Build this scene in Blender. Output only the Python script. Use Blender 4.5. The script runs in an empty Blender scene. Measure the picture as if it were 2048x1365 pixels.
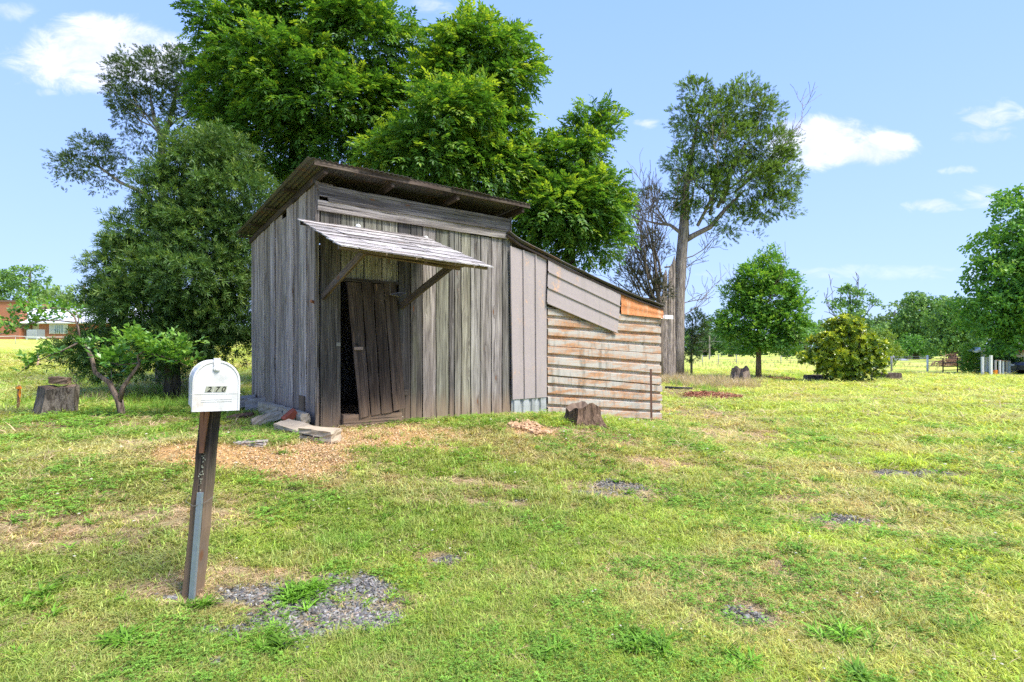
import bpy, math, random
import numpy as np
from mathutils import Vector, Matrix, Euler
random.seed(7); rng = np.random.default_rng(7)
S = bpy.context.scene; COL = S.collection
R = math.radians

# ---------------------------------------------------------------- camera, sky, sun, exposure
F = 1100.0; HZ = 697.0; CX = 1024.0; CZ = 1.10          # focal in photo pixels, horizon row, camera height above the shed ground
cd = bpy.data.cameras.new('camera'); cam = bpy.data.objects.new('camera', cd); COL.objects.link(cam)
cam.location = (0, 0, CZ); cam.rotation_euler = (R(90), 0, 0)
cd.sensor_width = 36; cd.lens = 36 * F / 2048; cd.shift_y = (HZ - 682.5) / 2048; cd.clip_start = .05; cd.clip_end = 4000
S.camera = cam
SUN_EL, SUN_AZ = R(56), math.atan2(.80, -.42)            # azimuth clockwise from +Y
sdir = Vector((math.sin(SUN_AZ) * math.cos(SUN_EL), math.cos(SUN_AZ) * math.cos(SUN_EL), math.sin(SUN_EL)))
sl = bpy.data.lights.new('sun', 'SUN'); sl.energy = 4.6; sl.angle = R(24); sl.color = (1, .955, .88)
so = bpy.data.objects.new('sun', sl); COL.objects.link(so); so.rotation_euler = sdir.to_track_quat('Z', 'Y').to_euler()
so.location = (0, 0, 30)
S.view_settings.view_transform = 'Standard'; S.view_settings.look = 'None'; S.view_settings.exposure = 0.9
S.view_settings.gamma = 1; S.view_settings.use_curve_mapping = False
S.cycles.max_bounces = 4; S.cycles.transparent_max_bounces = 4; S.cycles.diffuse_bounces = 3; S.cycles.glossy_bounces = 2; S.cycles.adaptive_threshold = .02
S.cycles.use_denoising = False
S.cycles.sample_clamp_indirect = 2.5

class NT:
    def __init__(s, tree): s.t = tree; tree.nodes.clear()
    def n(s, typ, ins=None, **props):
        nd = s.t.nodes.new(typ)
        for k, v in props.items(): setattr(nd, k, v)
        for k, v in (ins or {}).items():
            sk = nd.inputs[k]
            if isinstance(v, bpy.types.NodeSocket): s.t.links.new(v, sk)
            elif isinstance(v, bpy.types.Node): s.t.links.new(v.outputs[0], sk)
            else: sk.default_value = v
        return nd
    def m(s, op, a, b=0.0, c=None):
        ins = {0: a, 1: b}
        if c is not None: ins[2] = c
        return s.n('ShaderNodeMath', ins, operation=op).outputs[0]
    def mix(s, fac, a, b, mode='MIX'):
        nd = s.n('ShaderNodeMix', data_type='RGBA', blend_type=mode)
        for k, v in ((0, fac), (6, a), (7, b)):
            if isinstance(v, bpy.types.NodeSocket): s.t.links.new(v, nd.inputs[k])
            else:
                nd.inputs[k].default_value = (*v, 1) if isinstance(v, tuple) and len(v) == 3 else v
        return nd.outputs[2]
    def rng(s, v, a, b, c=0.0, d=1.0, smooth=True):
        return s.n('ShaderNodeMapRange', {0: v, 1: a, 2: b, 3: c, 4: d}, interpolation_type='SMOOTHSTEP' if smooth else 'LINEAR').outputs[0]
    def noise(s, vec, scale, detail=4, rough=.55, dist=0.0):
        return s.n('ShaderNodeTexNoise', {'Vector': vec, 'Scale': scale, 'Detail': detail, 'Roughness': rough, 'Distortion': dist}).outputs[0]
    def mapping(s, vec, scale=(1, 1, 1), loc=(0, 0, 0)):
        return s.n('ShaderNodeMapping', {'Vector': vec, 'Scale': scale, 'Location': loc}).outputs[0]

W = bpy.data.worlds.new('World'); S.world = W; W.use_nodes = True
t = NT(W.node_tree)
sky = t.n('ShaderNodeTexSky', sky_type='NISHITA', sun_disc=False, sun_elevation=SUN_EL, sun_rotation=SUN_AZ, air_density=1.0, dust_density=.6, ozone_density=1.6)
tc = t.n('ShaderNodeTexCoord').outputs['Generated']
sep = t.n('ShaderNodeSeparateXYZ', {0: tc})
ay = t.m('MAXIMUM', t.m('ABSOLUTE', sep.outputs[1]), .02)
ca = t.m('DIVIDE', sep.outputs[0], ay); cb = t.m('DIVIDE', sep.outputs[2], ay)
vec = t.n('ShaderNodeCombineXYZ', {0: ca, 1: cb, 2: 0.0}).outputs[0]
nz = t.noise(t.mapping(vec, (10, 17, 1)), 1.0, 9, .66, .5)
nz2 = t.noise(t.mapping(vec, (17, 34, 1), (3, 7, 0)), 1.0, 9, .6, .8)
best = None
for (px, py, rx, ry, k) in [(205, 118, 190, 66, 1.25), (200, 90, 140, 62, 1.3), (90, 120, 60, 50, .9), (1645, 285, 125, 52, 1.05), (1745, 298, 90, 36, 1.05), (1985, 232, 60, 30, .8), (1965, 275, 55, 16, .65),
                         (1865, 413, 55, 13, .7), (1965, 393, 55, 20, .7), (1293, 247, 24, 11, .65), (1915, 340, 38, 10, .6),
                         (1750, 545, 300, 14, .35), (25, 22, 45, 20, .5), (860, 8, 40, 20, .5), (90, 185, 30, 10, .4)]:
    ea = t.m('DIVIDE', t.m('SUBTRACT', ca, (px - CX) / F), rx / F)
    eb = t.m('DIVIDE', t.m('SUBTRACT', cb, (HZ - py) / F), ry / F)
    e = t.m('SUBTRACT', 1.0, t.m('ADD', t.m('MULTIPLY', ea, ea), t.m('MULTIPLY', eb, eb)))
    big = k > 1
    dn = t.m('ADD', e, t.m('MULTIPLY', t.m('SUBTRACT', nz if big else nz2, .53 if big else .56), 2.6 if big else 5.0))
    dn = t.m('MULTIPLY', t.rng(dn, -.35 if big else -.6, .75 if big else 1.5), min(k, 1.0))
    best = dn if best is None else t.m('MAXIMUM', best, dn)
best = t.m('MULTIPLY', best, t.rng(sep.outputs[2], 0.0, .06))
# the sky as photographed: pale hazy blue, paler still at the horizon
hz = t.rng(sep.outputs[2], -.02, .75, 0, 1, False)
hz = t.m('POWER', hz, .75)
pale = t.mix(hz, (3.75, 5.15, 7.9), (1.7, 3.15, 8.1))
skyc = t.mix(.88, sky.outputs[0], pale)
skyc = t.mix(t.m('MULTIPLY', best, .92), skyc, t.mix(t.rng(nz, .35, .7), (5.0, 5.4, 6.9), (6.9, 6.95, 7.5)))
bg = t.n('ShaderNodeBackground', {'Color': skyc, 'Strength': .102})
t.n('ShaderNodeOutputWorld', {0: bg.outputs[0]})

# ---------------------------------------------------------------- helpers
def tag(o, label=None, cat=None, group=None, kind=None):
    if label: o['label'] = label
    if cat: o['category'] = cat
    if group: o['group'] = group
    if kind: o['kind'] = kind
    return o
def empty(name, loc, rz=0, **kw):
    o = bpy.data.objects.new(name, None); o.empty_display_size = .2; COL.objects.link(o)
    o.location = loc; o.rotation_euler = (0, 0, rz)
    return tag(o, **kw)
def link(name, me, mat=None, parent=None, loc=None):
    o = bpy.data.objects.new(name, me); COL.objects.link(o)
    if mat and not me.materials: me.materials.append(mat)
    if parent: o.parent = parent
    if loc is not None: o.location = loc
    return o
def mesh(name, v, f, smooth=False):
    me = bpy.data.meshes.new(name); me.from_pydata([tuple(p) for p in v], [], f); me.update()
    if smooth: me.shade_smooth()
    return me
def npmesh(name, V, Fc, attrs=None, smooth=False):
    """V (n,3); Fc (m,k) constant face size"""
    me = bpy.data.meshes.new(name); n, (m, k) = len(V), Fc.shape
    me.vertices.add(n); me.vertices.foreach_set('co', V.astype(np.float32).ravel())
    me.loops.add(m * k); me.loops.foreach_set('vertex_index', Fc.astype(np.int32).ravel())
    me.polygons.add(m); me.polygons.foreach_set('loop_start', np.arange(0, m * k, k, dtype=np.int32))
    me.polygons.foreach_set('loop_total', np.full(m, k, dtype=np.int32))
    me.polygons.foreach_set('use_smooth', np.full(m, smooth))
    for an, (dom, typ, dat) in (attrs or {}).items():
        a = me.attributes.new(an, typ, dom)
        a.data.foreach_set('color' if typ == 'FLOAT_COLOR' else ('vector' if typ == 'FLOAT_VECTOR' else 'value'), np.asarray(dat, dtype=np.float32).ravel())
    me.update(calc_edges=True); me.validate()
    return me
class MB:
    def __init__(s): s.v = []; s.f = []
    def add(s, v, f):
        b = len(s.v); s.v += [tuple(p) for p in v]; s.f += [tuple(i + b for i in q) for q in f]; return s
    def box(s, a, b):
        (x0, y0, z0), (x1, y1, z1) = a, b
        return s.add([(x0, y0, z0), (x1, y0, z0), (x1, y1, z0), (x0, y1, z0), (x0, y0, z1), (x1, y0, z1), (x1, y1, z1), (x0, y1, z1)],
                     [(0, 3, 2, 1), (4, 5, 6, 7), (0, 1, 5, 4), (1, 2, 6, 5), (2, 3, 7, 6), (3, 0, 4, 7)])
    def tube(s, pts, rad, n=8, cap=True, wob=0.0):
        P = [Vector(p) for p in pts]; K = len(P); rad = [rad] * K if isinstance(rad, (int, float)) else rad
        vs = []; ref = Vector((.31, .77, .55)).normalized()
        for i, p in enumerate(P):
            d = (P[min(i + 1, K - 1)] - P[max(i - 1, 0)]).normalized()
            u = d.cross(ref).normalized(); w = d.cross(u)
            for k in range(n):
                a = 2 * math.pi * k / n; r = rad[i] * (1 + wob * (math.sin(k * 2.4 + i * .15) * .6 + random.uniform(-.5, .5)))
                vs.append(p + (u * math.cos(a) + w * math.sin(a)) * r)
        fs = [(i * n + k, i * n + (k + 1) % n, (i + 1) * n + (k + 1) % n, (i + 1) * n + k) for i in range(K - 1) for k in range(n)]
        if cap: fs += [tuple(range(n))[::-1], tuple((K - 1) * n + k for k in range(n))]
        return s.add(vs, fs)
    def obj(s, name, mat, parent=None, smooth=False, loc=None):
        return link(name, mesh(name, s.v, s.f, smooth), mat, parent, loc)
def bar(name, mat, a, b, w, h, parent=None, up=(0, 0, 1), color=None):
    """rectangular bar from a to b, object origin at a, local Z along it"""
    a, b = Vector(a), Vector(b); z = (b - a); L = z.length; z.normalize()
    x = z.cross(Vector(up)); x = x.normalized() if x.length > 1e-4 else Vector((1, 0, 0)); y = z.cross(x)
    c = min(w, h) * .1; hw, hh = w / 2, h / 2
    sec = [(-hw + c, -hh), (hw - c, -hh), (hw, -hh + c), (hw, hh - c), (hw - c, hh), (-hw + c, hh), (-hw, hh - c), (-hw, -hh + c)]
    K = 4; v = []
    for i in range(K + 1):
        jx, jy = random.uniform(-.02, .02) * w, random.uniform(-.02, .02) * h
        v += [(sx + jx, sy + jy, L * i / K) for sx, sy in sec]
    f = [(i * 8 + k, i * 8 + (k + 1) % 8, (i + 1) * 8 + (k + 1) % 8, (i + 1) * 8 + k) for i in range(K) for k in range(8)]
    f += [tuple(range(8))[::-1], tuple(K * 8 + k for k in range(8))]
    o = link(name, mesh(name, v, f), mat, parent)
    M = Matrix((x, y, z)).transposed().to_4x4(); M.translation = a; o.matrix_local = M
    if color: o.color = (*color, 1)
    return o
def board(name, parent, bl, br, tr, tl, th, mat, color=(.3, .3, .3), n=6, jit=.004, wear=0.0, root=None):
    """a plank whose outer face is the quad bl br tr tl (parent's frame); length runs bl -> tl"""
    bl, br, tr, tl = map(Vector, (bl, br, tr, tl)); z = ((tl + tr) - (bl + br)); L = z.length / 2; z.normalize()
    x = (br - bl); x = (x - z * x.dot(z)).normalized(); y = z.cross(x)          # y points inward (away from the outer face)
    o0 = (bl + br) / 2; w = (br - bl).length; c = min(.004, th * .25)
    M = Matrix((x, y, z)).transposed().to_4x4(); M.translation = o0; Mi = M.inverted(); v = []
    for i in range(n + 1):
        q = i / n; l = bl.lerp(tl, q); r = br.lerp(tr, q)
        l = l + x * random.uniform(0, jit); r = r - x * random.uniform(0, jit); dy = y * random.uniform(-.3, .3) * jit
        if i in (0, n) : l = l + z * random.uniform(-jit, jit) * 2; r = r + z * random.uniform(-jit, jit) * 2
        cx, cy = x * c, y * c
        for p in (l + cx, r - cx, r + cy, r + y * th - cy, r + y * th - cx, l + y * th + cx, l + y * th - cy, l + cy): v.append(Mi @ (p + dy))
    f = [(i * 8 + k, i * 8 + (k + 1) % 8, (i + 1) * 8 + (k + 1) % 8, (i + 1) * 8 + k) for i in range(n) for k in range(8)]
    f += [tuple(range(8))[::-1], tuple(n * 8 + k for k in range(8))]
    ob = link(name, mesh(name, v, f), mat, parent); ob.matrix_local = M; ob.color = (*color, 1.0 - wear)
    return ob
def lattice(seed, x, y):
    xi = np.floor(x).astype(np.int64); yi = np.floor(y).astype(np.int64); xf = x - xi; yf = y - yi
    def h(a, b):
        n = (a * 374761393 + b * 668265263 + seed * 1442695041) & 0xffffffff
        n = ((n ^ (n >> 13)) * 1274126177) & 0xffffffff
        return ((n ^ (n >> 16)) & 0xffff) / 65535.0
    u = xf * xf * (3 - 2 * xf); w = yf * yf * (3 - 2 * yf)
    return (h(xi, yi) * (1 - u) + h(xi + 1, yi) * u) * (1 - w) + (h(xi, yi + 1) * (1 - u) + h(xi + 1, yi + 1) * u) * w
def fbm(x, y, sc, oc=4, seed=3):
    x = np.asarray(x, float) * sc; y = np.asarray(y, float) * sc; a = 1; s = 0; n = 0
    for i in range(oc): s = s + a * lattice(seed + i, x, y); n += a; x = x * 2.03 + 7.1; y = y * 2.03 + 3.3; a *= .55
    return s / n
def ss(a, b, x):
    q = np.clip((np.asarray(x, float) - a) / (b - a), 0, 1); return q * q * (3 - 2 * q)

# ---------------------------------------------------------------- shed frame and terrain height
TH = R(38); P0 = Vector((-2.61, 7.40, 0)); D1 = Vector((math.cos(TH), math.sin(TH), 0)); D2 = Vector((-math.sin(TH), math.cos(TH), 0))
def height(x, y, bumps=True):
    x = np.asarray(x, float); y = np.asarray(y, float)
    tt = (x - P0.x) * D1.x + (y - P0.y) * D1.y; s = (x - P0.x) * D2.x + (y - P0.y) * D2.y
    d = np.hypot(x, y); u = x / np.maximum(y, .5)
    wl = ss(-.22, -.5, u) * (y > 0)
    P = np.maximum(1 - ss(2.8, 7.5, tt), wl * ss(9, 14, y)); Rr = 1 - ss(.4, 4.8, -s)
    h = -.5 + .5 * P * Rr
    h = h + wl * .0455 * np.clip(y - 11, 0, 50)
    far = ss(60, 200, d); h = h - far * .6 * (1 - wl)
    if bumps:
        h = h + (fbm(x, y, .45, 3, 11) - .5) * .10 * ss(2, 6, d) + (fbm(x, y, 3.0, 3, 21) - .5) * .035
        h = h + .09 * np.exp(-((x + 3.15) / 1.0) ** 2 - ((y - 6.0) / .45) ** 2)
        # worn yard in front of the shed
    return h
def hgt(x, y): return float(height(np.array([x]), np.array([y]))[0])
def ray(px, py): return Vector(((px - CX) / F, 1.0, (HZ - py) / F))
def at(px, py, dep): r = ray(px, py); return Vector((r.x * dep, dep, CZ + r.z * dep))
_DS = np.geomspace(1.5, 420, 700)
def gp(px, py):
    """ground point seen at a photo pixel"""
    r = ray(px, py); hh = height(r.x * _DS, _DS); k = np.argmax(CZ + r.z * _DS < hh); d = float(_DS[k] if (CZ + r.z * _DS < hh).any() else 420)
    return Vector((r.x * d, d, hgt(r.x * d, d)))
def onplane(px, py, out=0.0):
    """(t, y, z) in the shed's frame of the point seen at a pixel on the plane 'out' metres in front of its front wall"""
    u = (px - CX) / F; ox, oy = P0.x - D2.x * out, P0.y - D2.y * out
    tt = (u * oy - ox) / (D1.x - u * D1.y); dep = oy + D1.y * tt
    return Vector((tt, -out, CZ + (HZ - py) / F * dep))
def onside(px, py, out=0.0):
    u = (px - CX) / F; ox, oy = P0.x - D1.x * out, P0.y - D1.y * out
    s = (u * oy - ox) / (D2.x - u * D2.y); dep = oy + D2.y * s
    return Vector((-out, s, CZ + (HZ - py) / F * dep))

# ---------------------------------------------------------------- materials
def new_mat(name):
    m = bpy.data.materials.new(name); m.use_nodes = True; return m, NT(m.node_tree)
def out(t, bsdf): t.n('ShaderNodeOutputMaterial', {0: bsdf.outputs[0] if isinstance(bsdf, bpy.types.Node) else bsdf})
def principled(t, col, rough=.8, metal=0.0, bump=None, bstr=.3, bdist=.01, spec=.3):
    ins = {'Roughness': rough, 'Metallic': metal, 'Specular IOR Level': spec}
    if isinstance(col, bpy.types.NodeSocket): ins['Base Color'] = col
    else: ins['Base Color'] = (*col, 1)
    if bump is not None: ins['Normal'] = t.n('ShaderNodeBump', {'Strength': bstr, 'Distance': bdist, 'Height': bump}).outputs[0]
    return t.n('ShaderNodeBsdfPrincipled', ins)
def simple(name, col, rough=.8, metal=0.0, var=.25, sc=8.0, spec=.3, bump=.2):
    m, t = new_mat(name); tc = t.n('ShaderNodeTexCoord').outputs['Object']
    n = t.noise(tc, sc, 5, .6)
    c = t.mix(n, tuple(x * (1 - var) for x in col), tuple(min(1, x * (1 + var)) for x in col))
    out(t, principled(t, c, rough, metal, n, bump, .01, spec)); return m
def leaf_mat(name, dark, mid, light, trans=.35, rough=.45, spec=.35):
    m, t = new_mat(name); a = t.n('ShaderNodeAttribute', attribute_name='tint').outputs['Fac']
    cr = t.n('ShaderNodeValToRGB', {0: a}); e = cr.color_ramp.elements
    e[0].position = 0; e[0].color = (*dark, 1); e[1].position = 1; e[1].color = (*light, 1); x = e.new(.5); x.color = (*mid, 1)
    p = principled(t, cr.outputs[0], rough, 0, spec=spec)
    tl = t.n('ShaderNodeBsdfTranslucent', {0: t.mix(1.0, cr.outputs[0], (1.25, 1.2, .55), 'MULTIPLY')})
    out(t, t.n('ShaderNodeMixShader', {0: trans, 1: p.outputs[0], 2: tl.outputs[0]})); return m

def wood_mat(name, moss=.5, warm=.35):
    m, t = new_mat(name); oi = t.n('ShaderNodeObjectInfo')
    tc = t.n('ShaderNodeTexCoord').outputs['Object']
    off = t.n('ShaderNodeCombineXYZ', {0: t.m('MULTIPLY', oi.outputs['Random'], 37.0), 1: t.m('MULTIPLY', oi.outputs['Random'], 91.0), 2: t.m('MULTIPLY', oi.outputs['Random'], 53.0)})
    v = t.n('ShaderNodeVectorMath', {0: tc, 1: off.outputs[0]}, operation='ADD').outputs[0]
    warp = t.noise(t.mapping(v, (4, 4, 1.2)), 1.0, 2)
    # knots bend the grain
    vk = t.n('ShaderNodeTexVoronoi', {'Vector': t.mapping(v, (6.5, 3, 1.9)), 'Scale': 1.0, 'Randomness': 1.0}, feature='F1')
    kd = vk.outputs['Distance']; knot = t.rng(kd, .06, .105, 1, 0); halo = t.rng(kd, .08, .32, 1, 0)
    gv = t.n('ShaderNodeVectorMath', {0: t.mapping(v, (85, 50, 1.1)), 1: t.n('ShaderNodeCombineXYZ', {0: t.m('MULTIPLY', t.m('ADD', warp, t.m('MULTIPLY', halo, .6)), 5.0)}).outputs[0]}, operation='ADD').outputs[0]
    g1 = t.noise(gv, 1.0, 6, .68); g2 = t.noise(t.mapping(v, (300, 160, 3.0)), 1.0, 4, .75)
    g = t.m('ADD', t.m('MULTIPLY', g1, .5), t.m('MULTIPLY', g2, .5))
    broad = t.noise(t.mapping(v, (11, 8, .8)), 1.0, 3, .6)
    base = t.mix(t.rng(g, .36, .64), t.mix(1.0, oi.outputs['Color'], (.17, .153, .142), 'MULTIPLY'), t.mix(1.0, oi.outputs['Color'], (1.25, 1.19, 1.16), 'MULTIPLY'))
    base = t.mix(t.rng(broad, .40, .62, 0, .8), base, t.mix(1.0, base, (.50, .48, .47), 'MULTIPLY'))
    # green algae film and brown sun scald, patchy along the boards
    gm = t.noise(t.mapping(v, (5, 5, .9), (9, 2, 4)), 1.0, 4, .6)
    base = t.mix(t.m('MULTIPLY', t.rng(gm, .5, .72), moss), base, t.mix(.34, base, (.24, .25, .13)))
    wm = t.noise(t.mapping(v, (13, 6, 1.3), (3, 8, 1)), 1.0, 5, .65)
    base = t.mix(t.m('MULTIPLY', t.rng(wm, .62, .74), warm), base, (.36, .20, .10))
    wz = t.n('ShaderNodeSeparateXYZ', {0: t.n('ShaderNodeNewGeometry').outputs['Position']}).outputs[2]
    splash = t.m('MULTIPLY', t.rng(t.m('ADD', wz, t.m('MULTIPLY', wm, .5)), .25, .75, 1, 0), .6)
    base = t.mix(splash, base, (.30, .20, .125))
    base = t.mix(t.m('MULTIPLY', halo, .45), base, (.10, .085, .075)); base = t.mix(t.m('MULTIPLY', knot, .8), base, (.16, .07, .03))
    crack = t.rng(t.noise(t.mapping(v, (45, 30, .9), (1, 5, 9)), 1.0, 3, .5), .34, .385, 1, 0)
    base = t.mix(t.m('MULTIPLY', crack, .85), base, (.03, .027, .025))
    hgt_ = t.m('SUBTRACT', g, t.m('MULTIPLY', crack, .8))
    out(t, principled(t, base, .88, 0, hgt_, .75, .006, .15)); return m

WOOD = wood_mat('weathered_wood'); WOODD = wood_mat('dark_wood', .1, .5)
def metal_sheet(name, base, rustamt, rustcol=(.34, .12, .035), metal=.25, rough=.5, streak=(1.6, 6, 5), dirt=.5, soft=.08):
    m, t = new_mat(name); oi = t.n('ShaderNodeObjectInfo'); tc = t.n('ShaderNodeTexCoord').outputs['Object']
    off = t.n('ShaderNodeCombineXYZ', {0: t.m('MULTIPLY', oi.outputs['Random'], 17.0), 2: t.m('MULTIPLY', oi.outputs['Random'], 9.0)})
    v = t.n('ShaderNodeVectorMath', {0: tc, 1: off.outputs[0]}, operation='ADD').outputs[0]
    n1 = t.noise(t.mapping(v, streak), 1.0, 6, .68); n2 = t.noise(v, 26.0, 5, .7); n3 = t.noise(t.mapping(v, (7, 3, 1.2)), 1.0, 5, .6)
    r = t.rng(t.m('ADD', n1, t.m('MULTIPLY', t.m('SUBTRACT', n2, .5), .35)), 1 - rustamt - soft, 1 - rustamt + soft * 1.3)
    c = t.mix(n2, tuple(x * .86 for x in base), tuple(min(x * 1.12, .95) for x in base))
    c = t.mix(t.m('MULTIPLY', t.rng(n3, .48, .72), dirt), c, (.13, .125, .10))
    rc = t.mix(t.rng(n2, .35, .65), rustcol, tuple(min(1, x * 2.0) for x in rustcol))
    c = t.mix(t.m('MULTIPLY', r, .9), c, rc)
    out(t, principled(t, c, t.rng(r, 0, 1, rough, .9), metal if metal == 0 else t.rng(r, 0, 1, metal, 0), n2, .15, .003, .4)); return m

# ---------------------------------------------------------------- ground patches (photo pixel ellipses laid on the ground)
def patch(px, py, rx, ry):
    c = gp(px, py); n_ = gp(px, min(py + ry, 1800)); f_ = gp(px, max(py - ry, HZ + 8))
    return (c.x, c.y, rx * c.y / F, max(.05, (f_.y - n_.y) / 2))
def pmask(x, y, plist, edge=.35, namp=.9, seed=5, nsc=3.0):
    best = np.full(np.shape(x), -9.0)
    for (cx, cy, rx, ry) in plist: best = np.maximum(best, 1 - ((x - cx) / rx) ** 2 - ((y - cy) / ry) ** 2)
    return ss(-edge, edge, best + (fbm(x, y, nsc, 4, seed) - .5) * 2 * namp)
GRAVEL = [patch(*a) for a in [(705, 1200, 95, 52), (575, 1205, 95, 30), (640, 1255, 110, 25), (500, 1300, 90, 12), (420, 1330, 40, 8), (1240, 978, 62, 14), (1035, 1002, 30, 4),
          (1180, 992, 40, 6), (895, 1122, 22, 8), (660, 1180, 120, 24), (730, 1230, 70, 36), (600, 1245, 130, 36), (520, 1195, 90, 20), (480, 1270, 100, 14), (1820, 948, 80, 7), (1680, 1043, 55, 11), (1500, 1235, 50, 16), (325, 1196, 35, 7), (960, 1015, 30, 5)]]
CHIPS = [patch(*a) for a in [(470, 915, 175, 34), (560, 940, 90, 28), (780, 870, 140, 26), (700, 880, 70, 26), (1060, 862, 50, 14), (630, 920, 90, 30)]]
BARE = [patch(*a) for a in [(430, 1190, 210, 34), (560, 1160, 200, 26), (620, 1210, 220, 50), (1500, 1225, 120, 45), (1570, 1150, 40, 40), (1700, 1050, 110, 18), (1230, 985, 110, 18), (1800, 950, 130, 10),
        (1010, 1008, 90, 10), (1420, 830, 90, 12), (1380, 790, 70, 12), (200, 850, 170, 22), (400, 870, 130, 15), (940, 965, 130, 10), (880, 1120, 60, 15), (1150, 870, 110, 14), (1330, 930, 90, 10), (1560, 1000, 80, 10), (100, 1060, 240, 45), (330, 1030, 160, 30), (1450, 870, 120, 12)]]
LITTER = [patch(*a) for a in [(1425, 795, 42, 5), (1560, 759, 14, 2)]]
DRY = [patch(*a) for a in [(120, 930, 260, 60), (120, 1070, 260, 60), (330, 1010, 200, 50), (1200, 900, 260, 40), (1430, 850, 200, 30), (1550, 960, 300, 60), (700, 960, 200, 20), (1500, 1200, 260, 100), (900, 1000, 200, 20)]]

def lawn_color(x, y):
    """mean colour of the grass at a place: greener close by, straw yellow out in the open fields"""
    d = np.hypot(x, y); u = x / np.maximum(y, .5)
    dry = .38 * pmask(x, y, DRY, .8, .7, 31, .8) + .72 * ss(.46, .70, fbm(x, y, 1.1, 5, 41)) * ss(2, 5, d) + .30 * ss(.5, .75, fbm(x, y, 4.0, 3, 47))
    dry = np.clip(dry, 0, 1)
    green = np.array([.27, .375, .065]); lush = np.array([.42, .52, .075]); straw = np.array([.56, .45, .24]); field = np.array([.50, .57, .135])
    rightness = ss(-.1, .7, u) * .8 + .1; mixg = np.clip(rightness + (fbm(x, y, 1.6, 3, 51) - .5) * 1.3, 0, 1)
    c = green + (lush - green) * mixg[..., None]
    farf = ss(7, 27, d) * np.where(u < -.3, 1.0, .9); c = c + (field - c) * (farf * (.70 + .45 * (fbm(x, y, .12, 4, 61) - .5)))[..., None]
    c = c + (straw - c) * (dry * .62)[..., None]
    return c

# ground sheet: polar grid out to the horizon
ang = np.concatenate([np.linspace(-62, 62, 340), np.linspace(62, 298, 90)[1:-1]]); ang = np.radians(90 - ang)
rad = np.concatenate([[.05, .8, 1.5], np.geomspace(2.0, 60, 190), np.geomspace(60, 1800, 60)[1:]])
AA, RR = np.meshgrid(ang, rad); GX, GY = (RR * np.cos(AA)).ravel(), (RR * np.sin(AA)).ravel(); GZ = height(GX, GY)
na, nr = len(ang), len(rad)
ii = (np.arange(nr - 1)[:, None] * na + np.arange(na)[None, :]); jj = (np.arange(nr - 1)[:, None] * na + (np.arange(na)[None, :] + 1) % na)
Fc = np.stack([ii, jj, jj + na, ii + na], -1).reshape(-1, 4)[:, ::-1]
bare = pmask(GX, GY, BARE, .5, .8, 71, 1.8); chips = pmask(GX, GY, CHIPS, .6, 1.0, 73, 2.6); grav = pmask(GX, GY, GRAVEL, .6, 1.25, 75, 4.5); lit = pmask(GX, GY, LITTER, .5, .6, 77, 3)
d_ = np.hypot(GX, GY); lc = lawn_color(GX, GY); soil = np.array([.17, .125, .075]); thatch = np.array([.30, .235, .13])
gcol = soil + (thatch - soil) * np.clip(.5 + (fbm(GX, GY, 5, 3, 81) - .5) * 1.6, 0, 1)[:, None]
gcol = gcol * .75 + lc * .25; farf = ss(8, 30, d_)[:, None]; gcol = gcol * (1 - farf) + lc * farf
for msk, c in ((bare, (.35, .27, .175)), (chips, (.50, .31, .14)), (grav, (.27, .235, .20)), (lit, (.24, .10, .05))): gcol = gcol + (np.array(c) - gcol) * (msk * .9)[:, None]
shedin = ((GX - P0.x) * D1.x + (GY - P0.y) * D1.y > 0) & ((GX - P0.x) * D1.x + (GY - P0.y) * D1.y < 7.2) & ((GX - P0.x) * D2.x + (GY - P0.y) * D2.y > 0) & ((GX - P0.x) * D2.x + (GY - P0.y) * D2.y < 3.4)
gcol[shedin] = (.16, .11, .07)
gme = npmesh('ground', np.stack([GX, GY, GZ], -1), Fc, {'gcol': ('POINT', 'FLOAT_COLOR', np.concatenate([gcol, np.ones((len(gcol), 1))], 1))}, True)
m, t = new_mat('ground_mat'); a = t.n('ShaderNodeAttribute', attribute_name='gcol').outputs['Color']; pos = t.n('ShaderNodeNewGeometry').outputs['Position']
n1 = t.noise(pos, 40, 5, .7); n2 = t.noise(pos, 2.2, 6, .65); n3 = t.noise(t.mapping(pos, (1, .45, 1)), .35, 6, .7)
v = t.mix(1.0, a, t.mix(t.rng(n1, .3, .7), (.62, .6, .55), (1.3, 1.28, 1.22)), 'MULTIPLY'); v = t.mix(1.0, v, t.mix(t.rng(n2, .3, .7), (.84, .88, .78), (1.12, 1.08, 1.05)), 'MULTIPLY')
v = t.mix(1.0, v, t.mix(t.rng(n3, .3, .7), (.86, .93, .80), (1.1, 1.06, 1.05)), 'MULTIPLY')
out(t, principled(t, v, .95, 0, t.m('ADD', n1, n2), .9, .03, .1)); link('ground', gme, m).__setitem__('kind', 'structure')

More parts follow.
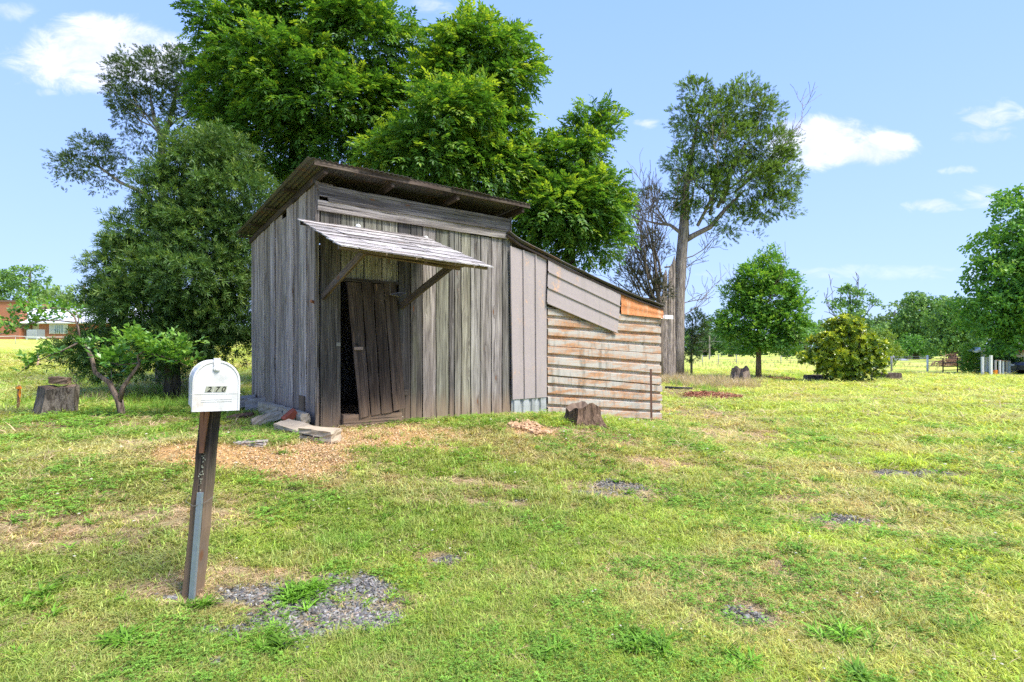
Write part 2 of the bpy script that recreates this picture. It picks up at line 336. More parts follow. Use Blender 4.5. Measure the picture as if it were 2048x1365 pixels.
# ---------------------------------------------------------------- the shed
GREY = (.40, .385, .37); LEN, DEP = 3.33, 3.5
def zx(a, b): return 460 + .43956 * a, 290 + .43956 * b           # coordinates read off an enlarged crop of the photograph
shed = empty('wooden_shed', P0, TH, label='weathered grey plank shed with sagging door, shingled awning and a rusty metal lean-to', cat='shed')
def front_plank(xa, xb, yt, yb, out_=0.0, color=GREY, th=.022, mat=WOOD, name='plank', xa2=None, xb2=None, jit=.006):
    """edges in crop pixels at mid height; yt/yb the top and bottom row at the plank's middle"""
    ta = onplane(*zx(xa, 800), out_).x + .004; tb = onplane(*zx(xb, 800), out_).x - .004
    ta2 = onplane(*zx(xa2 if xa2 is not None else xa, 800), out_).x + .004; tb2 = onplane(*zx(xb2 if xb2 is not None else xb, 800), out_).x - .004
    xm = (xa + xb) / 2; z1 = onplane(*zx(xm, yt), out_).z; z0 = max(onplane(*zx(xm, yb), out_).z, -.6)
    return board(name, shed, (ta2, -out_, z0), (tb2, -out_, z0), (tb, -out_, z1), (ta, -out_, z1), th, mat, color, 8, jit)
def tone(a, v=.10, green=0.0, brown=0.0):
    k = a * random.uniform(1 - v * 4.5, 1 + v * 2.5); brown = min(1, max(0, brown + random.uniform(-.25, .35)))
    return (k * (1.01 - green * .05 + brown * .04), k * (.975 + green * .02 - brown * .07), k * (.955 - green * .2 - brown * .22))
# right of the door
for xa, xb, yt, yb, a, g, o in [(765, 822, 355, 1277, .12, 0, 0), (822, 876, 370, 1280, .17, .2, .012), (876, 938, 378, 1272, .34, 0, 0), (938, 997, 385, 1262, .33, .8, .004), (997, 1022, 390, 1250, .26, .2, .022),
                          (1022, 1052, 392, 1245, .31, .5, .016), (1052, 1096, 405, 1243, .35, .7, .003), (1096, 1141, 412, 1238, .37, .3, 0), (1141, 1189, 418, 1234, .35, .1, .005), (1189, 1239, 424, 1230, .36, 0, 0), (1239, 1276, 430, 1226, .30, .3, .010)]:
    front_plank(xa, xb, yt, yb, o, tone(a, .05, g))
# left of the door, corner boards, and the boards above the opening
front_plank(410, 505, 305, 1288, .006, tone(.17, .05, .2, .4))
front_plank(385, 409, 160, 1288, .012, tone(.34, .05, 0, .4))
for xa, xb, yt, a, g in [(505, 610, 316, .40, .7), (610, 692, 330, .41, .7), (692, 765, 345, .40, .6)]:
    front_plank(xa, xb, yt, 622, .0, tone(a, .05, g))
bar('door_header', WOODD, onplane(*zx(512, 612), .02), onplane(*zx(768, 632), .02), .05, .045, shed, color=(.10, .09, .085))
# dirt-brown sill boards across the foot of the opening
def fquad(name, pts, out_, th, mat, color, n=5, jit=.006, parent=None):
    bl, br, tr, tl = [onplane(*zx(*p), out_) for p in pts]
    return board(name, parent or shed, bl, br, tr, tl, th, mat, color, n, jit)
def hboard(name, L0, R0, L1, R1, out_, th, mat, color, n=10, jit=.01):
    """horizontal board: L0/R0 upper-left/right, L1/R1 lower-left/right; grain runs along it"""
    a, b, c, d = [onplane(*zx(*p), out_) for p in (L0, R0, R1, L1)]
    return board(name, shed, a, d, c, b, th, mat, color, n, jit) if False else board(name, shed, d, a, b, c, th, mat, color, n, jit)
hboard('sill', (505, 1225), (765, 1212), (505, 1282), (765, 1262), -.02, .10, WOOD, (.30, .215, .15))
# header boards under the eave
hboard('header_board', (398, 178), (1273, 338), (400, 236), (1273, 392), .030, .03, WOOD, (.24, .225, .225))
hboard('header_board', (442, 238), (1262, 383), (452, 262), (1262, 398), .048, .02, WOOD, (.28, .265, .26))
hboard('header_board', (403, 248), (1266, 396), (403, 302), (1266, 432), .026, .022, WOOD, (.50, .46, .43))
hboard('header_board', (392, 168), (470, 182), (392, 205), (470, 212), .018, .02, WOOD, (.25, .2, .17))
def warm(c): return (c[0] * 1.07, c[1] * .975, c[2] * .93)
# side wall facing left; board tones lightened to stand in for soft fill light
edges = [97, 126, 157, 186, 207, 236, 262, 290, 318, 350, 389]
for k, (xa, xb) in enumerate(zip(edges[:-1], edges[1:])):
    sa = onside(*zx(xa, 900)).y; sb = onside(*zx(xb, 900)).y; o = [.0, .012, .004, .014, .0, .01, .016, .003, .012, .0][k]
    if k == 0: sa = max(sa, DEP + .01)
    if k == 9: sb = .012
    f = (sa + sb) / 2; ztop = 3.40 - .075 * f - random.uniform(0, .05); zb = .10 * (f / 3.5) + random.uniform(-.02, .05)
    if k == 5: ztop -= .12
    board('plank', shed, (-o, sa - .003, zb), (-o, sb + .003, zb), (-o, sb + .003, ztop), (-o, sa - .003, ztop), .022, WOOD, warm(tone([.50, .62, .36, .54, .44, .40, .62, .44, .66, .44][k], .03, [0, .1, .2, 0, 0, .1, 0, 0, .1, 0][k], [.4, .3, .2, 0, .2, 0, 0, .1, 0, .3][k])), 9, .010)
fa = onside(*zx(318, 1110)).y; fb = onside(*zx(350, 1110)).y
board('plank', shed, (-.03, fa - .03, .02), (-.03, fb + .03, .02), (-.03, fb + .03, .42), (-.03, fa - .03, .42), .016, WOOD, (.30, .22, .15), 3, .01)
for k in range(12):
    x0 = LEN * k / 12
    yb = DEP + .026 * (k % 2)
    board('plank', shed, (x0 + LEN / 12 + .012, yb, 0), (x0 - .012, yb, 0), (x0 - .012, yb, 3.12), (x0 + LEN / 12 + .012, yb, 3.12), .022, WOOD, tone(.30), 3)
for k in range(12):
    s0 = DEP * k / 12
    board('plank', shed, (LEN - .02, s0 + .003, -.1), (LEN - .02, s0 + DEP / 12 - .003, -.1), (LEN - .02, s0 + DEP / 12 - .003, 3.38 - .075 * s0), (LEN - .02, s0 + .003, 3.38 - .075 * s0), .022, WOOD, tone(.32), 3)
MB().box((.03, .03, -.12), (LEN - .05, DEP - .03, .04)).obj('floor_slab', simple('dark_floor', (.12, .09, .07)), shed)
# rafters, purlins, eave board
def rz(s): return 3.455 - .075 * s
for x in (onplane(*zx(435, 125), .3).x, onplane(*zx(742, 192), .3).x, onplane(*zx(1037, 252), .3).x, LEN - .02):
    o = bar('rafter', WOODD, (x, -.30, rz(-.30) - .055), (x, DEP + .25, rz(DEP + .25) - .055), .05, .10, shed, color=(.10, .078, .065))
for s in (-.33, .9, 1.9, 2.9, DEP + .25):
    bar('purlin', WOOD, (-.20 if s > 0 else -.16, s, rz(s) + .012 - (.0 if s > 0 else .004)), (LEN + .10, s, rz(s) + .012 - (.0 if s > 0 else .004)), .07 if s > 0 else .022, .024 if s > 0 else .075, shed, color=(.14, .11, .092))
def corr(name, parent, A, B, C, D, n, kind, amp, mat, color=(.5, .5, .5), nu=10, wob=.004, outv=(0, -1, 0), thick=.0018, sag=0.0):
    """ribbed metal sheet; ribs run A->B and follow one another from AB to DC"""
    A, B, C, D = map(Vector, (A, B, C, D)); o = Vector(outv)
    if kind == 'trap': prof = [(0, 0), (.12, 0), (.20, 1), (.80, 1), (.88, 0)]
    elif kind == 'rib': prof = [(0, 0), (.02, 1), (.10, 1), (.12, 0), (.5, .05)]
    else: prof = [(q / 6, .5 + .5 * math.cos(q / 6 * 2 * math.pi)) for q in range(6)]
    vs = [((k + p) / n, h) for k in range(n) for p, h in prof] + [(1.0, prof[0][1])]
    wb = [[random.uniform(-wob, wob) for _ in range(len(vs))] for _ in range(nu + 1)]
    V = []
    for i in range(nu + 1):
        q = i / nu
        for j, (v, h) in enumerate(vs):
            p = A.lerp(B, q).lerp(D.lerp(C, q), v) + o * (amp * h + wb[i][0] * .8 + math.sin(q * 7 + v * 3) * wob * .5)
            p.z -= sag * math.sin(q * math.pi) + wb[i][j // len(prof) % 3] * .3
            V.append(p)
    K = len(vs); Fs = [(i * K + j, (i + 1) * K + j, (i + 1) * K + j + 1, i * K + j + 1) for i in range(nu) for j in range(K - 1)]
    ob = link(name, mesh(name, V, Fs), mat, parent); ob.color = (*color, 1)
    md = ob.modifiers.new('thickness', 'SOLIDIFY'); md.thickness = thick; md.offset = -1
    return ob
ROOFM = metal_sheet('roof_metal', (.085, .083, .08), .42, (.09, .05, .03), .1, .75)
xs = [-.22, .48, 1.20, 1.92, 2.62, LEN + .12]
for k in range(5):
    a, b = xs[k] - .03, xs[k + 1]; e = [-.36, -.39, -.35, -.38, -.36][k]; dz = .030 + .004 * (k % 2)
    corr('roof_sheet', shed, (a, e, rz(e) + dz), (a, DEP + .33, rz(DEP) + dz), (b, DEP + .33, rz(DEP) + dz), (b, e, rz(e) + dz), 10, 'sine', .017, ROOFM, nu=8, wob=.006, outv=(0, 0, 1))
# ---- door, hung from its right side and dropped at the hinge
door = empty('door', (0, 0, 0)); door.parent = shed
DT = [528, 598, 652, 700, 758]; DBm = [590, 642, 688, 742, 803]
for k in range(4):
    yt0, yt1 = 627 + k * 1.5, 628 + k * 1.5
    yb0 = 1243 - (DBm[k] - 590) * .2; yb1 = 1243 - (DBm[k + 1] - 590) * .2
    bl = onplane(*zx(DBm[k] + 1.5, yb0), .10); br = onplane(*zx(DBm[k + 1] - 1.5, yb1), .10); tr = onplane(*zx(DT[k + 1] - 1.5, yt1), .05); tl = onplane(*zx(DT[k] + 1.5, yt0), .05)
    board('plank', door, bl, br, tr, tl, .022, WOODD, (lambda a: (a * 1.12, a * .88, a * .72))([.115, .09, .085, .10][k]), 8, .007)
for (ya, yb_) in ((690, 715), (1120, 1150)):
    a = onplane(*zx(540 + (ya - 627) * .1, ya), .035); b = onplane(*zx(760 + (ya - 627) * .1, ya + 6), .035); bar('door_batten', WOODD, a, b, .09, .02, door, up=(0, 1, 0), color=(.10, .09, .08))
HW = simple('hinge_metal', (.28, .20, .16), .55, .5); ZN = simple('worn_zinc', (.22, .20, .17), .5, .6)
def plate(name, parent, pts, out_, th, mat):
    q = [onplane(*zx(*p), out_) for p in pts]; b = MB(); v = [p + Vector((0, th, 0)) for p in q]
    b.add(q + v, [(0, 1, 2, 3), (7, 6, 5, 4), (0, 4, 5, 1), (1, 5, 6, 2), (2, 6, 7, 3), (3, 7, 4, 0)]); return b.obj(name, mat, parent)
hasp = plate('hasp', door, [(566, 934), (606, 934), (606, 920), (566, 920)], .10, .012, HW)
plate('hasp_staple', shed, [(484, 916), (503, 916), (503, 900), (484, 900)], .016, .012, ZN)
b = MB(); p = onplane(*zx(577, 908), .098); b.tube([p, p + Vector((0, .008, 0))], .016, 10); b.obj('keyhole', simple('hole_black', (.005, .005, .005)), door)
# ---- awning over the door
awn = empty('awning', (0, 0, 0)); awn.parent = shed
AZ0, AZ1, AO = 2.80, 2.24, 1.40
SH = wood_mat('silvered_shingle', .0, .0)
def awp(q, r):       # q along the wall 0..1, r outward 0..1
    l = -.275 + .05 * r; rr = 1.60 + .31 * r
    return Vector((l + (rr - l) * q, -AO * r, AZ0 + (AZ1 - AZ0) * r - .055 * q * r))
rows = 7
for rI in range(rows):
    q = 0.0; r0 = rI / rows; r1 = (rI + 1) / rows + .03
    while q < .985:
        wq = random.uniform(.16, .34) if rI != rows - 1 else random.uniform(.1, .2); q1 = min(1.0, q + wq)
        if 1.0 - q1 < .06: q1 = 1.0
        e = random.uniform(-.018, .02) if rI < rows - 1 else random.uniform(-.03, .0)
        a, b_, c, d = awp(q + .002, r1 + e), awp(q1 - .002, r1 + e + random.uniform(-.008, .008)), awp(q1 - .002, r0), awp(q + .002, r0)
        up = Vector((0, 0, .022)); a, b_ = a + up, b_ + up; c, d = c + up * .25, d + up * .25
        g = random.uniform(.46, .74)
        # grain runs along the wall: length direction a->b
        board('shingle', awn, a, d, c, b_, -.012, SH, (g, g * .98, g * .965), 6, .006)
        q = q1
for r0, c0 in ((.05, (.12, .1, .09)), (.5, (.12, .1, .09)), (.93, (.3, .25, .2))):
    bar('batten', WOODD, awp(.01, r0) - Vector((0, 0, .022)), awp(.985, r0) - Vector((0, 0, .022)), .03, .07, awn, color=c0)
b1a, b1b = Vector((.06, -.02, 1.80)), Vector((.215, -1.10, 2.30)); b2a, b2b = Vector((1.216, -.02, 1.72)), Vector((1.43, -1.10, 2.22))
bar('brace', WOODD, b1a, b1b, .045, .095, awn, color=(.19, .15, .12)); bar('brace', WOODD, b2a, b2b, .045, .095, awn, color=(.13, .11, .10))
bar('crossbar', WOODD, b1b + Vector((-.03, .02, -.03)), b2b + Vector((.10, -.03, -.03)), .045, .07, awn, color=(.24, .18, .14))
bar('brace', WOODD, awp(.15, .08) - Vector((0, 0, .05)), awp(.20, .86) - Vector((0, 0, .06)), .045, .07, awn, color=(.12, .1, .09))
bar('brace', WOODD, awp(.86, .08) - Vector((0, 0, .05)), awp(.84, .86) - Vector((0, 0, .06)), .045, .07, awn, color=(.12, .1, .09))
# insulators and a little wire shelf on the wall
PORC = simple('white_porcelain', (.8, .8, .78), .3, 0, .05)
for c in ((580, 374), (888, 427)):
    p = onplane(*zx(*c), .0); b = MB(); b.tube([p, p - Vector((0, .05, 0))], .028, 10); b.tube([p - Vector((0, .02, 0)), p - Vector((0, .03, 0))], .038, 10); b.obj('insulator', PORC, shed, True)
b = MB(); pa, pb, pc, pd = onplane(*zx(728, 682), .12), onplane(*zx(770, 672), .02), onplane(*zx(803, 676), .02), onplane(*zx(768, 690), .16)
for u_, v_ in ((pa, pb), (pb, pc), (pc, pd), (pd, pa), (pa, pa + Vector((0, 0, .16)))): b.tube([u_, v_], .005, 5)
b.add([pa, pb, pc, pd], [(0, 1, 2, 3)]); b.obj('wire_shelf', ZN, shed)
p = onside(*zx(383, 716), .0); b = MB(); b.tube([p, p + Vector((-.05, -.02, .01))], .022, 8); b.obj('peg', simple('rusty_peg', (.35, .14, .06)), shed)

# ---- lean-to on the right end
def z2(a, b): return 960 + .32232 * a, 440 + .32232 * b
lean = empty('lean_to', (0, 0, 0)); lean.parent = shed; lean['label'] = 'rusty corrugated metal lean-to patched with tan sheets'
def lp(a, b, o=.0): return onplane(*z2(a, b), o)
GALV = metal_sheet('rusty_galvanised', (.42, .39, .335), .495, (.25, .125, .055), .0, .7, (1.1, 1, 9), .85, .10)
TAN = metal_sheet('tan_painted_metal', (.355, .30, .28), .33, (.36, .20, .09), .0, .42, (3, 3, 2), .18)
GAL2 = metal_sheet('plain_galvanised', (.46, .47, .46), .26, (.3, .2, .1), .3, .45, (3, 3, 2), .4)
RUST = metal_sheet('orange_rust', (.50, .33, .2), .60, (.33, .115, .035), .0, .85, (9, 3, 2.2), .5, .10)
corr('siding_sheet', lean, lp(410, 792, .0), lp(1112, 842, .0), lp(1112, 590, .0), lp(410, 540, .0), 4, 'trap', .046, GALV, wob=.004)
corr('siding_sheet', lean, lp(410, 972, .012), lp(1113, 1036, .012), lp(1113, 822, .012), lp(410, 772, .012), 3, 'trap', .046, GALV, wob=.005)
corr('siding_sheet', lean, lp(412, 1216, .004), lp(1118, 1248, .004), lp(1120, 1020, .004), lp(410, 958, .004), 4, 'trap', .046, GALV, wob=.004)
corr('siding_sheet', lean, lp(195, 1236, .006), lp(195, 1090, .006), lp(413, 1090, .006), lp(413, 1240, .006), 4, 'trap', .03, GAL2, wob=.002)
o = corr('tan_panel', lean, lp(198, 1116, .05), lp(183, 163, .05), lp(412, 236, .05), lp(414, 1100, .05), 3, 'rib', .022, TAN, wob=.002)
corr('tan_panel', lean, lp(415, 522, .085), lp(852, 706, .085), lp(876, 458, .085), lp(424, 232, .085), 3, 'rib', .022, TAN, wob=.004)
corr('rusty_panel', lean, lp(876, 585, .06), lp(1134, 612, .10), lp(1136, 556, .07), lp(874, 452, .06), 2, 'sine', .012, RUST, wob=.008)
LR = [(183, 70), (225, 105), (262, 130), (330, 164), (400, 197), (480, 240), (560, 282), (640, 318), (700, 347), (790, 390), (870, 427), (935, 455), (1000, 482), (1080, 508), (1150, 536)]
V = []; ns = 60
for i, (a, b_) in enumerate(LR):
    p = lp(a, b_, .14); nx = lp(*LR[min(i + 1, len(LR) - 1)], .14)
    for j in range(ns + 1): V.append((p.x, -.14 + (DEP + .2) * j / ns, p.z - .05 * j / ns + .012 * math.cos(j * 2.1) + (random.uniform(-.006, .006) if j == 0 else 0)))
K = ns + 1
ro = link('roof_sheet', mesh('lean_roof', V, [(i * K + j, (i + 1) * K + j, (i + 1) * K + j + 1, i * K + j + 1) for i in range(len(LR) - 1) for j in range(ns)]), ROOFM, lean)
md = ro.modifiers.new('thickness', 'SOLIDIFY'); md.thickness = .012; md.offset = -1
for i, s in enumerate((-.06, 1.6, 3.0)):
    for k in range(len(LR) // 2):
        a = lp(*LR[2 * k], .14); b_ = lp(*LR[2 * k + 2], .14) if 2 * k + 2 < len(LR) else a
        if b_ is a: continue
        bar('rafter', WOODD, (a.x, s, a.z - .065), (b_.x, s, b_.z - .065), .04, .075, lean, up=(0, 1, 0), color=(.13, .1, .09))
bk = MB(); top = [lp(a, b_ + 18, -.03) for a, b_ in LR]; poly = [lp(183, 1225, -.03), lp(1105, 1235, -.03)] + [Vector((min(q.x, lp(1105, 1235, -.03).x), q.y, q.z)) for q in top[::-1]]
n_ = len(poly); bk.add(poly + [q + Vector((0, .02, 0)) for q in poly], [tuple(range(n_)), tuple(range(2 * n_ - 1, n_ - 1, -1))] + [(i, n_ + i, n_ + (i + 1) % n_, (i + 1) % n_) for i in range(n_)]); bk.obj('backing_board', simple('black_backing', (.06, .05, .045)), lean)
rx = lp(1112, 800).x
corr('siding_sheet', lean, (rx, .0, -.5), (rx, DEP, -.5), (rx, DEP, 1.75), (rx, .0, 1.85), 10, 'trap', .03, GALV, outv=(1, 0, 0))
corr('siding_sheet', lean, (rx, DEP, -.5), (3.4, DEP, -.2), (3.4, DEP, 2.6), (rx, DEP, 1.75), 12, 'trap', .03, GALV, outv=(0, 1, 0))
WP = simple('white_plastic', (.75, .75, .73), .4, 0, .06)
g0 = lp(1134, 600, .10); g1 = Vector((g0.x + .30, g0.y + .02, g0.z)); b = MB(); b.box(g0 + Vector((0, -.05, -.05)), g1 + Vector((0, .05, -.045))); b.box(g0 + Vector((0, -.05, -.045)), g1 + Vector((0, -.046, .03))); b.box(g0 + Vector((0, .046, -.045)), g1 + Vector((0, .05, .03)))
b.obj('gutter', WP, lean)
b = MB(); base = gp(1303, 849); b.box((-.022, -.004, -.2), (.022, .004, 1.13)); b.box((-.004, .004, -.2), (.004, .03, 1.13))
o = b.obj('metal_stake', simple('rod_rust', (.11, .055, .035), .8), None, loc=base); o.rotation_euler = (0, R(-.8), .3); tag(o, 'thin rusty metal stake standing in front of the corrugated lean-to', 'stake')

# ---------------------------------------------------------------- mailbox
mp = gp(384, 1192); mb_ = empty('mailbox', mp, 0, label='white metal mailbox numbered 270 on a leaning wooden post', cat='mailbox')
MW = 3.42 / F   # metres per photo pixel at the mailbox
topx = (420 - 382) * MW; zt = CZ + (HZ - 812) * MW - mp.z
WHITE, t = new_mat('mailbox_white'); tcc = t.n('ShaderNodeTexCoord').outputs['Object']; n1 = t.noise(tcc, 9, 6, .65); n2 = t.noise(t.mapping(tcc, (3, 3, 1), (2, 5, 1)), 4, 6, .7)
zz = t.n('ShaderNodeSeparateXYZ', {0: tcc}).outputs[2]
c = t.mix(t.rng(n1, .46, .70, 0, .7), (.60, .60, .585), (.42, .42, .385)); c = t.mix(t.m('MULTIPLY', t.rng(n2, .50, .64), t.rng(zz, -.02, .16, .95, .3)), c, (.50, .44, .36))
out(t, principled(t, c, .5, 0, n2, .35, .006, .35))
post = board('post', mb_, (-.054, -.05, -.15), (.040, -.05, -.15), (topx + .041, -.05, zt), (topx - .043, -.05, zt), .10, wood_mat('post_wood', .4, .0), (.105, .082, .07), 14, .006)
b = MB()
for _ in range(34):
    q = random.uniform(.52, .76); x = topx * q + .012 + random.gauss(0, .007); z = zt * q; r = random.uniform(.0008, .0028)
    b.add([(x + r * math.cos(k * 1.05) * random.uniform(.6, 1.2), -.0535 + .0006 * math.cos(k), z + 2.2 * r * math.sin(k * 1.05)) for k in range(6)] + [(x + r * math.cos(k * 1.05), -.049, z + 2.2 * r * math.sin(k * 1.05)) for k in range(6)], [tuple(range(6))[::-1]] + [(k, (k + 1) % 6, 6 + (k + 1) % 6, 6 + k) for k in range(6)])
lo = b.obj('lichen', simple('lichen_pale', (.30, .31, .23), .9), mb_); lo['kind'] = 'stuff'
BR = simple('bracket_brown', (.27, .12, .065), .6, .2)
for (xa, xb) in ((-.019, .003), (.014, .009)):
    x0 = topx * .985; tpz = zt + .0; a = Vector((x0 + xa, -.052 - xa * .1, tpz)); c_ = Vector((topx * .74 + xb, -.056 - xb * .1, zt - .27))
    w = .012; b = MB(); b.add([a + Vector((-w, 0, 0)), a + Vector((w, 0, 0)), c_ + Vector((w * .7, 0, 0)), c_ + Vector((-w * .7, 0, 0))] + [q + Vector((0, -.014, 0)) for q in (a + Vector((-w, 0, 0)), a + Vector((w, 0, 0)), c_ + Vector((w * .7, 0, 0)), c_ + Vector((-w * .7, 0, 0)))],
        [(0, 1, 2, 3), (7, 6, 5, 4), (0, 4, 5, 1), (1, 5, 6, 2), (2, 6, 7, 3), (3, 7, 4, 0)]); b.obj('bracket', BR, mb_)
b = MB(); w = .0145
g0, g1 = Vector((.030, -.056, -.1)), Vector((.030 + topx * .50, -.056, zt * .555)); b.add([g0 + Vector((-w, 0, 0)), g0 + Vector((w, 0, 0)), g1 + Vector((w, 0, 0)), g1 + Vector((-w, 0, 0))] + [q + Vector((0, -.022, 0)) for q in (g0 + Vector((-w, 0, 0)), g0 + Vector((w, 0, 0)), g1 + Vector((w, 0, 0)), g1 + Vector((-w, 0, 0)))],
        [(0, 1, 2, 3), (7, 6, 5, 4), (0, 4, 5, 1), (1, 5, 6, 2), (2, 6, 7, 3), (3, 7, 4, 0)]); b.obj('steel_bar', simple('galvanised_bar', (.27, .32, .37), .45, .55, .18, 20), mb_)
b = MB(); wz = zt * .50; cx_ = topx * .5; b.tube([(cx_ - .075, .0, wz + .03), (cx_ - .062, -.062, wz + .01), (cx_, -.088, wz - .012), (cx_ + .05, -.064, wz + .0), (cx_ + .07, .0, wz + .02)], .0018, 5); b.obj('wire', ZN, mb_)
box = empty('box', (topx + .02, -.02, zt)); box.parent = mb_; YAW = R(33); box.rotation_euler = (0, R(1.2), YAW)
BWd, BH, BL = .246, .288, .37     # local: front face towards -Y
def arch(hw, h, n=14, z0=0.0):
    pts = [(-hw, z0)]; r = hw
    for k in range(n + 1):
        a = math.pi - math.pi * k / n; pts.append((hw * math.cos(a), h - r + r * math.sin(a)))
    pts.append((hw, z0)); return pts
def loft(rings, cap0=True, cap1=True):
    b = MB(); n = len(rings[0]); v = [p for r_ in rings for p in r_]
    f = [(i * n + k, (i + 1) * n + k, (i + 1) * n + (k + 1) % n, i * n + (k + 1) % n) for i in range(len(rings) - 1) for k in range(n)]
    if cap0: f.append(tuple(range(n)))
    if cap1: f.append(tuple((len(rings) - 1) * n + k for k in range(n))[::-1])
    return b.add(v, f)
FY = -.20
A0 = arch(BWd / 2 - .006, BH - .006, z0=.006)
bodyr = [[(x, FY + y_, z) for x, z in arch(BWd / 2 - .006 + e, BH - .006 + e, z0=.006)] for y_, e in ((0, 0), (.02, 0), (.021, .0035), (.027, .0035), (.028, 0), (BL - .012, 0), (BL - .011, .004), (BL, .004))]
loft(bodyr).obj('body', WHITE, box)
dr = [[(x, FY + y_, z) for x, z in arch(BWd / 2 + e, BH + e, z0=-.004)] for y_, e in ((.022, .0), (-.004, .0), (-.010, -.002), (-.011, -.010), (-.007, -.013))]
mdoor = loft(dr).obj('door', WHITE, box)
b = MB()
b.box((-.128, FY - .0085, .094), (.128, FY - .007, .0965)); b.box((-.075, FY - .0088, .062), (.08, FY - .0072, .0628)); b.box((-.075, FY - .0088, .05), (.08, FY - .0072, .0507)); b.obj('crease', simple('grey_crease', (.5, .5, .47)), mdoor)
b = MB(); b.tube([(0, FY - .006, BH - .045), (0, FY - .016, BH - .045)], .019, 14); b.tube([(0, FY - .015, BH - .048), (0, FY - .022, BH - .048)], .010, 12); b.box((-.017, FY - .014, BH - .03), (.017, FY + .02, BH + .012)); b.obj('latch', WHITE, mdoor)
TAGM = simple('sticker_beige', (.30, .31, .23), .5, 0, .1); INK = simple('black_ink', (.012, .012, .012), .4)
for k, (ch, sx) in enumerate((('2', -.036), ('7', .004), ('0', .035))):
    w = .020 if k == 0 else .0165; b = MB(); zc = .106; hh = .033; skew = .008; y0, y1 = FY - .0092 - .0003 * k, FY - .0070
    p = [(sx - w - skew / 2, zc), (sx + w - skew / 2, zc), (sx + w + skew / 2, zc + hh), (sx - w + skew / 2, zc + hh)]
    b.add([(a, y0, c_) for a, c_ in p] + [(a, y1, c_) for a, c_ in p], [(0, 1, 2, 3), (7, 6, 5, 4), (0, 4, 5, 1), (1, 5, 6, 2), (2, 6, 7, 3), (3, 7, 4, 0)]); st = b.obj('number_sticker', TAGM, mdoor)
    fc = bpy.data.curves.new('digit', 'FONT'); fc.body = ch; fc.size = .041; fc.shear = .28; fc.align_x = 'CENTER'; fc.extrude = .0003; fc.offset = .0007; fc.materials.append(INK)
    tmp = bpy.data.objects.new('tmp', fc); COL.objects.link(tmp); bpy.context.view_layer.update()
    fm = bpy.data.meshes.new_from_object(tmp.evaluated_get(bpy.context.evaluated_depsgraph_get())); bpy.data.objects.remove(tmp)
    fo = bpy.data.objects.new('digit', fm); COL.objects.link(fo); fo.parent = mdoor; fo.location = (sx - .002, y0 - .0006, zc + .0022); fo.rotation_euler = (R(90), 0, 0)

# ---------------------------------------------------------------- blocks, bricks, stumps, stakes
def block(name, pos, dims, rot, mat, label, cat, group=None, seg=5, rough=.012, slot=False):
    L, Wd, H = dims; b = MB(); pts = {}; V, Fs = [], []
    def vid(i, j, k):
        key = (i, j, k)
        if key not in pts:
            x, y, z = (i / seg - .5), (j / seg - .5), (k / seg - .5)
            ex = [abs(q) > .49 for q in (x, y, z)]; sh = .97 if sum(ex) == 3 else (.985 if sum(ex) == 2 else 1.0)
            r_ = lambda: random.uniform(-rough, rough)
            pts[key] = len(V); V.append((x * L * sh + r_(), y * Wd * sh + r_(), z * H * sh + r_() * .6 + H / 2))
        return pts[key]
    for a in range(seg):
        for c in range(seg):
            for s_ in (0, seg):
                q = [vid(a, c, s_), vid(a + 1, c, s_), vid(a + 1, c + 1, s_), vid(a, c + 1, s_)]; Fs.append(tuple(q if s_ else q[::-1]))
                q = [vid(a, s_, c), vid(a + 1, s_, c), vid(a + 1, s_, c + 1), vid(a, s_, c + 1)]; Fs.append(tuple(q[::-1] if s_ else q))
                q = [vid(s_, a, c), vid(s_, a + 1, c), vid(s_, a + 1, c + 1), vid(s_, a, c + 1)]; Fs.append(tuple(q if s_ else q[::-1]))
    o = link(name, mesh(name, V, Fs), mat, None, pos); o.rotation_euler = rot
    return tag(o, label, cat, group)
CONC = simple('mossy_concrete', (.40, .325, .23), .95, 0, .45, 7, .1, .8); CONC2 = simple('grey_concrete', (.33, .285, .25), .95, 0, .35, 9, .1, .6); BRICK = simple('red_brick', (.26, .075, .045), .9, 0, .3, 12, .1, .5)
def gpz(px, py, dz=0): p = gp(px, py); p.z += dz; return p
SW = lambda s, o, z: P0 + D2 * s - D1 * o + Vector((0, 0, z))
G = 'blocks piled along the left shed wall'
block('concrete_block', SW(.62, .13, .02), (1.05, .13, .20), (0, 0, TH + R(90)), CONC, 'long mossy concrete block set against the foot of the left shed wall', 'block', G)
block('concrete_block', SW(1.72, .15, .02), (1.0, .14, .20), (0, 0, TH + R(92)), CONC, 'long concrete block behind the upright grey block by the shed', 'block', G)
block('concrete_block', gpz(517, 826, .01), (.40, .10, .24), (R(-8), R(-4), R(14)), CONC2, 'smooth grey block tipped upright beside the yellowing grass clump', 'block', G)
block('concrete_block', gpz(497, 822, .10), (.26, .36, .15), (R(4), R(-6), R(20)), CONC2, 'flat topped block at the far end of the pile beside the mailbox', 'block', G)
block('concrete_block', gpz(538, 850, -.01), (.42, .30, .14), (R(-20), R(-14), R(30)), CONC, 'tilted tan block with dark mossy underside in the middle of the pile', 'block', G)
block('concrete_block', gpz(590, 866, .0), (.50, .24, .11), (R(10), R(8), R(-28)), CONC, 'flat tan slab lying below the red brick', 'block', G)
block('concrete_block', gpz(640, 884, .0), (.46, .19, .15), (R(3), R(3), R(-18)), CONC, 'nearest block with a slot in its side beside the wood chips', 'block', G)
o = [x for x in bpy.data.objects if x.name.startswith('concrete_block')][-1]
b = MB(); b.box((-.17, -.1075, .068), (-.02, -.10, .082)); b.box((.0, -.1075, .064), (.07, -.10, .076)); b.obj('slot', simple('slot_black', (.012, .01, .009)), o)
